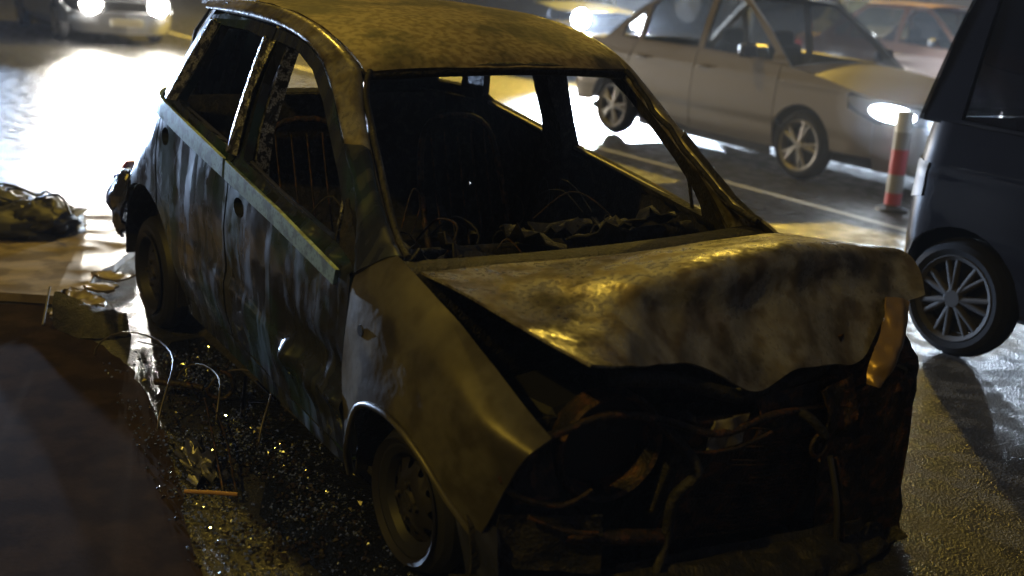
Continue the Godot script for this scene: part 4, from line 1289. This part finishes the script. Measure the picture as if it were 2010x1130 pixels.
	for z in [-0.36, 0.36]:
		d = MB.new()
		d.box(Vector3(-0.05, 0.82, z), Vector3(0.14, 0.62, 0.46), Basis(Vector3(0, 0, 1), 0.18), 0.05)
		d.box(Vector3(-0.13, 1.17, z), Vector3(0.10, 0.17, 0.26), Basis(Vector3(0, 0, 1), 0.18), 0.04)
		d.box(Vector3(0.18, 0.52, z), Vector3(0.5, 0.14, 0.46), Basis(), 0.05)
		part("seat", d, M.cabin, car)
	for x in [hb, -hb]:
		for sgn in [1, -1]:
			road_wheel(car, Vector3(x, wr, sgn * (hw - 0.10)), wr, sgn, o.get("spokes", 5), M[o.get("rims", "alloy")])
	# closed underside and wheel boxes
	d = MB.new()
	d.box(Vector3((F + Rr) * 0.5, 0.24, 0), Vector3(F - Rr - 0.5, 0.08, hw * 2 - 0.55))
	d.box(Vector3((F + Rr) * 0.5, 0.50, 0), Vector3(F - Rr - 0.6, 0.46, hw * 2 - 0.62), Basis(), 0.1)
	part("underbody", d, M.trim, car)
	return car

func sedan_shape() -> Dictionary:
	return {"hb": 1.36, "front": 2.42, "rear": -2.30, "hw": 0.87, "wheel_r": 0.315, "paint": "tan_paint", "lamp_y": 0.74, "doors": [1.02, -0.12, -1.08],
		"top": [Vector2(-4, 0.95), Vector2(-2.2, 1.0), Vector2(-1.3, 1.035), Vector2(0.0, 1.03), Vector2(1.0, 1.00), Vector2(1.5, 0.945), Vector2(1.95, 0.865), Vector2(2.2, 0.82), Vector2(3.2, 0.78)],
		"house": {"foot": 1.12, "top_f": 0.30, "top_b": -0.85, "back": -1.66, "roof": 1.62, "pillars": [0.86, -0.08, -0.16, -1.02, -1.09, -1.36]}}

func hatch_shape() -> Dictionary:
	return {"hb": 1.40, "front": 2.20, "rear": -1.80, "hw": 0.88, "wheel_r": 0.29, "paint": "black_paint", "lamp_y": 0.78, "doors": [0.98, -0.08, -0.98],
		"top": [Vector2(-3.5, 1.08), Vector2(-1.7, 1.10), Vector2(0.0, 1.06), Vector2(0.95, 1.03), Vector2(1.5, 0.97), Vector2(1.85, 0.90), Vector2(3.0, 0.84)],
		"tail": "trim", "glass": "dark_glass", "corner": 0.2, "rims": "dark_alloy", "spokes": 7, "house": {"foot": 1.10, "top_f": 0.38, "top_b": -1.64, "back": -1.77, "roof": 1.86, "pillars": [0.80, -0.04, -0.12, -0.92, -1.02, -1.56]}}

func van_shape() -> Dictionary:
	return {"hb": 1.5, "front": 2.30, "rear": -2.3, "hw": 0.95, "wheel_r": 0.34, "paint": "grey_paint", "lamp_y": 0.98, "doors": [0.98, -0.08, -1.1], "round_lamps": true, "lamps": "lens_lit", "beam": 1200.0, "cone": 40.0, "aim": 0.25,
		"top": [Vector2(-3.5, 1.22), Vector2(0.0, 1.22), Vector2(0.95, 1.20), Vector2(1.5, 1.16), Vector2(1.95, 1.10), Vector2(3.0, 1.06)],
		"house": {"foot": 1.30, "top_f": 0.60, "top_b": -2.05, "back": -2.25, "roof": 2.05, "pillars": [0.95, -0.04, -0.12, -1.02, -1.15, -1.95]}}

# ---------------------------------------------------------------- setting
func ground() -> void:
	var d := MB.new()
	d.quad(Vector3(-90, 0, -90), Vector3(60, 0, -90), Vector3(60, 0, 60), Vector3(-90, 0, 60), Vector3.UP)
	struct("road", d, M.wet_asphalt)
	# footway on the camera's side: a worn, uneven edge a little above the road
	var edge := [Vector2(-0.55, 1.10), Vector2(-0.35, 1.12), Vector2(0.05, 1.02), Vector2(0.4, 0.98), Vector2(0.8, 1.02), Vector2(1.2, 1.08), Vector2(1.6, 1.17), Vector2(2.0, 1.26), Vector2(2.6, 1.38), Vector2(4.0, 1.6), Vector2(9.0, 1.7)]
	var pts := []
	for i in edge.size() - 1:
		for k in 6:
			var q: Vector2 = edge[i].lerp(edge[i + 1], k / 6.0)
			q.y += 0.02 * dent2.get_noise_2d(q.x * 3.0, q.y * 3.0)
			pts.append(q)
	pts.append(edge[-1])
	d = MB.new()
	d.panel(pts + [Vector2(9.0, 8.0), Vector2(-0.9, 8.0), Vector2(-0.72, 1.5)], [], 0.5, func(p: Vector2) -> Vector3: return Vector3(p.x, 0.006, p.y), 0.0)
	struct("footway", d, M.footway)
	# lane edge line on the far side
	d = MB.new()
	d.quad(Vector3(-30, 0.004, -5.02), Vector3(12, 0.004, -5.02), Vector3(12, 0.004, -4.92), Vector3(-30, 0.004, -4.92), Vector3.UP)
	struct("lane_marking", d, M.line_paint)
	# standing water along the car's side
	var pool := [Vector2(0.12, 0.52), Vector2(0.9, 0.50), Vector2(1.4, 0.52), Vector2(2.1, 0.50), Vector2(2.4, 0.78), Vector2(2.2, 0.98), Vector2(1.8, 1.0), Vector2(1.6, 0.90), Vector2(1.35, 0.93), Vector2(1.0, 0.84), Vector2(0.7, 0.90), Vector2(0.35, 0.86), Vector2(0.15, 0.74)]
	d = MB.new()
	d.panel(pool, [], 0.3, func(p: Vector2) -> Vector3: return Vector3(p.x, 0.005, p.y), 0.0)
	struct("water", d, M.water)

func blob(mb: MB, c: Vector3, r: Vector3, sd: int, rough: float) -> void:
	var n := noise(1.6, 3, FastNoiseLite.TYPE_SIMPLEX_SMOOTH, sd)
	var rows := []
	for i in 17:
		var a := lerpf(0.02, PI - 0.02, i / 16.0)
		var row := []
		for k in 25:
			var b := TAU * (k % 24) / 24.0
			var dir := Vector3(sin(a) * cos(b), cos(a), sin(a) * sin(b))
			var s := 1.0 + rough * n.get_noise_3dv(dir * 1.5) + rough * 0.5 * n.get_noise_3dv(dir * 4.0)
			var q := c + dir * r * s
			q.y = maxf(q.y, 0.003)
			row.append(q)
		rows.append(row)
	mb.sheet(rows, Vector3(cos(TAU * 0.5), 0, 0), 0.0)

func debris() -> void:
	# tan slab behind the rear wheel, ragged towards the camera
	var out := [Vector2(-0.62, 1.45), Vector2(-0.70, 1.30), Vector2(-0.60, 1.16), Vector2(-0.53, 1.06), Vector2(-0.66, 0.99), Vector2(-0.62, 0.90), Vector2(-0.86, 0.80), Vector2(-1.02, 0.66), Vector2(-1.20, 0.56), Vector2(-1.40, 0.42), Vector2(-2.2, 0.26), Vector2(-2.35, 0.55), Vector2(-2.2, 0.85), Vector2(-2.3, 1.6), Vector2(-1.5, 2.4), Vector2(-0.7, 2.2)]
	var d := MB.new()
	d.panel(out, [], 0.12, func(p: Vector2) -> Vector3: return Vector3(p.x, 0.045 + 0.010 * dent.get_noise_2d(p.x * 1.5, p.y * 1.5), p.y), 0.0)
	var back := MB.new()
	back.panel(out, [], 0.12, func(p: Vector2) -> Vector3: return Vector3(p.x, 0.045 + 0.010 * dent.get_noise_2d(p.x * 1.5, p.y * 1.5), -p.y), 0.04)
	var slab := part("paving_slab", back.mirrored(), M.tan_slab, self)
	tag(slab, "broken tan slab with ragged edge lying behind the burnt car's rear wheel", "slab")
	# torn tan pieces along its edge
	var bits := [[Vector3(-0.50, 0.04, 0.93), 0.15, 0.3], [Vector3(-0.62, 0.05, 0.83), 0.10, 1.1], [Vector3(-0.40, 0.03, 1.02), 0.12, 2.0], [Vector3(-0.80, 0.05, 0.72), 0.11, 0.7]]
	var bl := ["largest torn tan piece beside the black chunk", "small torn tan piece nearest the rear tyre tread", "torn tan piece touching the tall black chunk's corner", "torn tan piece farthest back along the slab edge"]
	for i in bits.size():
		var poly := []
		for k in 9:
			var a := TAU * k / 9
			poly.append(Vector2(cos(a), 0.45 * sin(a)) * bits[i][1] * rng.randf_range(0.6, 1.25))
		d = MB.new()
		var b := Basis(Vector3.UP, bits[i][2]) * Basis(Vector3(1, 0, 0), 0.15)
		var c: Vector3 = bits[i][0]
		d.panel(poly, [], 0.05, func(p: Vector2) -> Vector3: return c + b * Vector3(p.x, 0.012 * dent2.get_noise_2d(p.x * 3, p.y * 3), -p.y), 0.012)
		tag(part("torn_piece", d, M.tan_slab, self), bl[i], "debris", "torn pieces along the slab")
	# black heap at the left
	d = MB.new()
	blob(d, Vector3(-1.95, 0.05, 0.95), Vector3(0.34, 0.14, 0.36), 61, 0.35)
	blob(d, Vector3(-1.85, 0.12, 0.82), Vector3(0.22, 0.10, 0.2), 62, 0.4)
	blob(d, Vector3(-2.10, 0.12, 1.02), Vector3(0.22, 0.12, 0.22), 63, 0.4)
	var heap := thing("burnt_heap", "lumpy black heap of charred remains on the tan slab", "heap")
	part("char_mass", d, M.char, heap)
	for k in 7:
		d = MB.new()
		var c := Vector3(-1.92 + rng.randf_range(-0.25, 0.25), 0.14 + 0.05 * k / 3.0, 0.92 + rng.randf_range(-0.22, 0.2))
		var a := rng.randf() * TAU
		d.tube(smooth_line([c + Vector3(cos(a), 0, sin(a)) * 0.18, c + Vector3(0, 0.05, 0), c - Vector3(cos(a + 0.5), 0.1, sin(a + 0.5)) * 0.2], 4), 0.008, 5)
		part("strand", d, M.char, heap)
	# black chunk: a bent piece of bumper skin
	d = MB.new()
	var g := patch([
		[Vector3(-0.20, 0.005, 1.14), Vector3(-0.26, 0.09, 1.13), Vector3(-0.33, 0.13, 1.10)],
		[Vector3(-0.02, 0.005, 1.08), Vector3(-0.10, 0.075, 1.04), Vector3(-0.20, 0.10, 1.00)],
		[Vector3(0.02, 0.005, 0.99), Vector3(-0.06, 0.05, 0.95), Vector3(-0.18, 0.07, 0.91)],
		[Vector3(0.02, 0.005, 0.88), Vector3(-0.06, 0.035, 0.86), Vector3(-0.16, 0.05, 0.84)]], 5, 5)
	for r in g:
		for k in r.size():
			r[k] += Vector3(0, 0.02, 0) * absf(dent2.get_noise_3dv(r[k] * 2.5))
	d.sheet(g, Vector3(0.7, 0.6, 0.3), 0.02)
	tag(part("bumper_piece", d, M.soot, self), "bent black piece of bumper lying by the rear wheel", "debris")
	d = MB.new()
	d.tube([Vector3(-0.24, 0.01, 1.175), Vector3(-0.34, 0.15, 1.12)], 0.005, 5)
	tag(part("metal_strip", d, M.bare_steel, self), "thin pale metal strip leaning on the black bumper piece", "debris")
	# steel cord of the burnt tyre: loops of wire standing in the wreckage
	var loops := [[Vector3(0.62, 0.0, 0.99), 0.42, 0.17, 1.15, "tall wire loop of burnt tyre cord, leftmost of the loops"], [Vector3(0.86, 0.0, 0.84), 0.22, 0.13, 0.5, "middle wire loop of burnt tyre cord beside the bent bar"], [Vector3(1.04, 0.0, 0.74), 0.26, 0.15, 0.9, "wire loop of burnt tyre cord nearest the car's sill"]]
	for l in loops:
		d = MB.new()
		var pts := []
		for k in 17:
			var a := PI * k / 16
			pts.append(l[0] + Vector3(-l[1] * cos(a), l[2] * sin(a) * (1.0 + 0.1 * sin(a * 3)), 0.07 * cos(a * 2) * l[3]))
		d.tube(pts, 0.004, 5)
		tag(part("wire_loop", d, M.wire, self), l[4], "wire", "loops of burnt tyre cord")
	# bent bar with an eye at its end
	d = MB.new()
	d.tube(smooth_line([Vector3(0.72, 0.055, 0.98), Vector3(0.78, 0.06, 0.92), Vector3(0.84, 0.05, 0.84)], 4), 0.014, 7)
	var eye := []
	for k in 15:
		var a := TAU * k / 14
		eye.append(Vector3(0.88, 0.07, 0.79) + Vector3(0.02 * sin(a), 0.055 * cos(a), -0.045 * sin(a)))
	d.tube(eye.slice(0, 11), 0.009, 7)
	tag(part("suspension_arm", d, M.rust, self), "rusty bar with an eye at its end between the wire loops", "debris")
	# two long bent trim strips and the sheet beneath
	var rails := [[Vector3(0.92, 0.04, 0.86), Vector3(1.25, 0.05, 0.95), Vector3(1.68, 0.03, 1.065)], [Vector3(0.98, 0.04, 0.85), Vector3(1.3, 0.045, 0.92), Vector3(1.70, 0.025, 1.03)]]
	for i in 2:
		d = MB.new()
		d.tube(smooth_line(rails[i], 6), 0.0038, 6)
		tag(part("trim_rail", d, M.rust, self), ["bent metal rail over the foil sheet, nearer the footway", "bent metal rail over the foil sheet, nearer the car"][i], "debris", "metal rails on the ground")
	d = MB.new()
	var fs := []
	for i in 13:
		var r := []
		for k in 9:
			var x := lerpf(1.24 + 0.05 * sin(k * 1.3), 1.56 + 0.04 * sin(k * 2.1), i / 12.0); var z := lerpf(1.00 + 0.02 * sin(i * 0.9), 1.10 + 0.015 * sin(i * 1.7), k / 8.0) + 0.12 * (x - 1.4)
			r.append(Vector3(x, 0.022 + 0.035 * absf(dent2.get_noise_2d(x * 3.4, z * 5.0)), z))
		fs.append(r)
	d.sheet(fs, Vector3.UP, 0.003)
	tag(part("foil_sheet", d, M.foil, self), "crumpled shiny foil sheet lying under the metal rails", "debris")
	d = MB.new()
	d.tube([Vector3(1.615, 0.035, 1.165), Vector3(1.66, 0.038, 1.10), Vector3(1.70, 0.035, 1.03)], 0.0065, 6)
	tag(part("wooden_stick", d, M.tan_stick, self), "thin orange-brown stick lying across the ends of the rails", "stick")
	# bright slivers of trim by the sill
	var sl := [[Vector3(1.10, 0.02, 0.79), Vector3(0.80, 0.06, 0.66), "long bright trim sliver leaning beside the sill"], [Vector3(0.98, 0.03, 0.72), Vector3(1.02, 0.03, 0.63), "short bright trim sliver lying across beneath the sill"], [Vector3(0.86, 0.06, 0.64), Vector3(1.0, 0.03, 0.62), "bright trim sliver tucked under the front door"], [Vector3(0.14, 0.02, 0.88), Vector3(0.34, 0.04, 0.80), "bright trim sliver in front of the rear wheel"]]
	for s in sl:
		d = MB.new()
		d.box((s[0] + s[1]) * 0.5, Vector3(0.012, 0.004, s[0].distance_to(s[1])), Basis.looking_at(s[1] - s[0], Vector3(0.2, 1, 0)), 0.001)
		tag(part("trim_sliver", d, M.chrome, self), s[2], "debris", "bright slivers of trim by the sill")
	# glass crumbs and char, beyond counting
	scatter("glass_fragments", "broken window glass sparkling on the ground beside the burnt car", "glass", 3400, M.get("crumb"), 0)
	scatter("char_fragments", "black and brown burnt crumbs strewn on the ground beside the car", "debris", 1100, M.get("crumb_dark"), 1)

func scatter(called: String, label: String, category: String, count: int, m: Material, kind: int) -> void:
	var t := MB.new()
	# a small irregular chip
	var v := [Vector3(1, 0, 0), Vector3(-0.5, 0, 0.9), Vector3(-0.6, 0.1, -0.8), Vector3(0.1, 0.75, 0.1), Vector3(0.3, 0.5, -0.6)]
	t.flat(v[0], v[1], v[3], Vector3(0.3, 1, 0.5)); t.flat(v[1], v[2], v[3], Vector3(-1, 1, 0)); t.flat(v[2], v[4], v[3], Vector3(-0.3, 1, -0.5)); t.flat(v[0], v[4], v[3], Vector3(1, 1, -0.5)); t.flat(v[0], v[2], v[4], Vector3(0.3, 0.3, -1))
	var mm := MultiMesh.new()
	mm.transform_format = MultiMesh.TRANSFORM_3D
	mm.mesh = t.mesh()
	mm.instance_count = count
	var n := noise(2.2, 2, FastNoiseLite.TYPE_SIMPLEX_SMOOTH, 71 + kind)
	var k := 0
	while k < count:
		var x := rng.randf_range(0.2, 2.9)
		var z := rng.randfn(0.90 + 0.10 * (x - 1.2), 0.16)
		if z < 0.60 or z > 1.16 + 0.12 * (x - 1.0):
			continue
		if rng.randf() > clampf(0.25 + 1.6 * n.get_noise_2d(x, z) + 0.5 * smoothstep(0.4, 1.4, x), 0.03, 1.0):
			continue
		var s := rng.randf_range(0.0025, 0.0085) if kind == 0 else rng.randf_range(0.003, 0.013)
		var y := 0.0075
		mm.set_instance_transform(k, Transform3D(Basis.from_euler(Vector3(rng.randf_range(-0.7, 0.7), rng.randf() * TAU, rng.randf_range(-0.7, 0.7))).scaled(Vector3.ONE * s), Vector3(x, y, z)))
		k += 1
	var o := MultiMeshInstance3D.new()
	o.name = called
	o.multimesh = mm
	o.material_override = m
	add_child(o)
	tag(o, label, category, "", "stuff")

func marker_post() -> void:
	var t := thing("marker_post", "red and white striped flexible lane marker post on the road", "post", Transform3D(Basis(Vector3(0, 0, 1), 0.02), Vector3(-1.10, 0, -5.52)))
	var d := MB.new()
	d.lathe([Vector2(0.13, 0.0), Vector2(0.125, 0.025), Vector2(0.07, 0.05), Vector2(0.06, 0.06)], Transform3D(), 20)
	part("base", d, M.trim, t)
	var bands := [[0.05, 0.15, "post_red"], [0.15, 0.30, "post_grey"], [0.30, 0.50, "post_red"], [0.50, 0.64, "post_grey"], [0.64, 0.79, "post_white"]]
	for b in bands:
		d = MB.new()
		d.lathe([Vector2(0.066, b[0]), Vector2(0.066, b[1])], Transform3D(), 20)
		part("band", d, M[b[2]], t)
	d = MB.new()
	d.lathe([Vector2(0.067, 0.785), Vector2(0.064, 0.80), Vector2(0.0, 0.808)], Transform3D(), 20)
	part("cap", d, M.post_white, t)

func smoke(label: String, at: Vector3, size: Vector3, density: float) -> void:
	var f := FogVolume.new()
	f.name = numbered("smoke")
	f.shape = RenderingServer.FOG_VOLUME_SHAPE_ELLIPSOID
	f.size = size
	var m := FogMaterial.new()
	m.density = density
	m.albedo = lin(0.75, 0.82, 0.95)
	f.material = m
	add_child(f)
	f.position = at
	tag(f, label, "smoke", "", "stuff")

func street_lamp(label: String, foot: Vector3, reach: Vector3, energy: float) -> void:
	var t := thing("street_lamp", label, "street lamp", Transform3D(Basis(), foot), "sodium street lamps along the road")
	var d := MB.new()
	d.tube([Vector3.ZERO, Vector3(0, 4, 0), Vector3(0, 8.2, 0)], [0.10, 0.085, 0.06], 10)
	d.tube(smooth_line([Vector3(0, 8.2, 0), Vector3(0, 8.7, 0) + reach * 0.3, Vector3(0, 8.8, 0) + reach], 5), 0.04, 8)
	part("pole", d, M.galvanised, t)
	var b := Basis.looking_at(reach, Vector3.UP)
	d = MB.new()
	d.box(Vector3(0, 8.84, 0) + reach * 1.15, Vector3(0.30, 0.10, 0.62), b, 0.04)
	part("lamp_head", d, M.galvanised, t)
	d = MB.new()
	d.box(Vector3(0, 8.775, 0) + reach * 1.15, Vector3(0.22, 0.02, 0.42), b, 0.006)
	part("lamp_glass", d, M.sodium, t)
	var l := SpotLight3D.new()
	l.name = "lamp_light"
	t.add_child(l)
	l.position = Vector3(0, 8.74, 0) + reach * 1.15
	l.rotation = Vector3(-PI / 2, 0, 0)
	l.spot_angle = 74.0
	l.spot_angle_attenuation = 0.6
	l.light_color = lin(1.0, 0.68, 0.08)
	l.light_energy = energy
	l.light_size = 0.16
	l.spot_range = 60.0
	l.spot_attenuation = 2.0
	l.shadow_enabled = true

# ---------------------------------------------------------------- the scene
func _ready() -> void:
	rng.seed = 7
	var cam := Camera3D.new()
	cam.name = "camera"
	add_child(cam)
	cam.transform = Transform3D(Basis(Vector3(0.54991, 0.07525, -0.83183), Vector3(-0.26023, 0.9618, -0.08502), Vector3(0.79365, 0.26322, 0.54849)).orthonormalized(), Vector3(4.7811, 1.6257, 2.2058))
	var lens := CameraAttributesPhysical.new()
	lens.frustum_focal_length = 48.04
	lens.frustum_near = 0.05
	lens.frustum_far = 400.0
	lens.frustum_focus_distance = 3.9
	lens.exposure_aperture = 2.2
	cam.attributes = lens
	cam.current = true
	var env := Environment.new()
	env.background_mode = Environment.BG_SKY
	var sky := Sky.new()
	var sm := ProceduralSkyMaterial.new()
	sm.sky_top_color = lin(0.014, 0.015, 0.021)
	sm.sky_horizon_color = lin(0.035, 0.026, 0.018)
	sm.ground_bottom_color = lin(0.004, 0.004, 0.004)
	sm.ground_horizon_color = lin(0.012, 0.010, 0.008)
	sky.sky_material = sm
	env.sky = sky
	env.background_energy_multiplier = 1.0
	env.tonemap_mode = Environment.TONE_MAPPER_LINEAR
	env.tonemap_exposure = 1.0
	env.fog_enabled = true
	env.fog_density = 0.0009
	env.fog_light_color = lin(0.8, 0.85, 0.95)
	env.volumetric_fog_enabled = true
	env.volumetric_fog_density = 0.0
	env.sdfgi_enabled = true
	env.ssao_enabled = true
	env.ssil_enabled = true
	var we := WorldEnvironment.new()
	we.name = "environment"
	we.environment = env
	add_child(we)

	make_materials()
	mat("crumb", lin(0.62, 0.68, 0.72), 0.10, 0.92)
	mat("crumb_dark", lin(0.03, 0.022, 0.016), 0.3, 0.1)
	# lamps along the road
	street_lamp("sodium street lamp on the footway behind the wreck", Vector3(-6.2, 0, 5.2), Vector3(0.5, 0, -5.6), 38.0)
	street_lamp("sodium street lamp on the far side of the road", Vector3(-14.5, 0, -17.0), Vector3(0.3, 0, 1.6), 1250.0)
	street_lamp("sodium street lamp standing back on the footway opposite the wreck", Vector3(3.9, 0, 11.4), Vector3(0.0, 0, -1.6), 56.0)
	ground()
	burnt_car()
	# traffic
	var o := sedan_shape()
	o.merge({"lamps": "lens_lit", "beam": 45.0, "cone": 60.0}, true)
	traffic_car("sedan", "tan four-door sedan with lit headlights passing behind the wreck", Vector3(-3.78, 0, -6.63), 0.0, o)
	traffic_car("hatchback", "glossy black tall hatchback at the right edge, nearest of the traffic", Vector3(2.99, 0, -3.40), 0.0, hatch_shape())
	o = sedan_shape()
	o.merge({"paint": "silver_paint", "lamps": "lens_warm", "lamp_y": 0.66, "round_lamps": true, "beam": 110.0, "cone": 24.0, "aim": 0.10}, true)
	traffic_car("sedan", "silver sedan with glaring headlights facing the camera, far back", Vector3(-16.75, 0, -3.13), 0.0, o)
	o = hatch_shape()
	o.merge({"paint": "grey_paint", "lamps": "lens_lit", "beam": 320.0, "cone": 24.0, "aim": 0.03, "tint": lin(0.50, 0.68, 1.0)}, true)
	traffic_car("hatchback", "grey hatchback with white headlights at the left edge, behind the wreck", Vector3(-16.6, 0, 0.9), 0.0, o)
	traffic_car("van", "dark van with glaring white headlights behind the tan sedan", Vector3(-12.95, 0, -10.05), 0.0, van_shape())
	o = sedan_shape()
	o.merge({"paint": "orange_paint"}, true)
	traffic_car("sedan", "orange car seen over the tan sedan's hood, in the next lane", Vector3(-6.8, 0, -13.4), 0.0, o)
	o = sedan_shape()
	o.merge({"paint": "grey_paint", "lamps": "lens_lit", "round_lamps": true, "beam": 300.0, "cone": 40.0}, true)
	traffic_car("sedan", "distant grey car whose headlight shows over the tan sedan's hood", Vector3(-15.2, 0, -21.8), -0.6, o)
	o = hatch_shape()
	o.merge({"tail": "tail_lit"}, true)
	traffic_car("hatchback", "distant dark car with red tail lamps beyond the orange car", Vector3(-44.0, 0, -53.0), PI, o)
	marker_post()
	debris()
	smoke("thin bluish smoke drifting between the wreck and the tan sedan's headlights", Vector3(-1.0, 0.75, -5.0), Vector3(4.2, 1.7, 2.6), 0.016)
	smoke("denser wisp of smoke before the tan sedan's lit headlight", Vector3(-1.25, 0.78, -5.9), Vector3(1.5, 0.9, 1.2), 0.10)
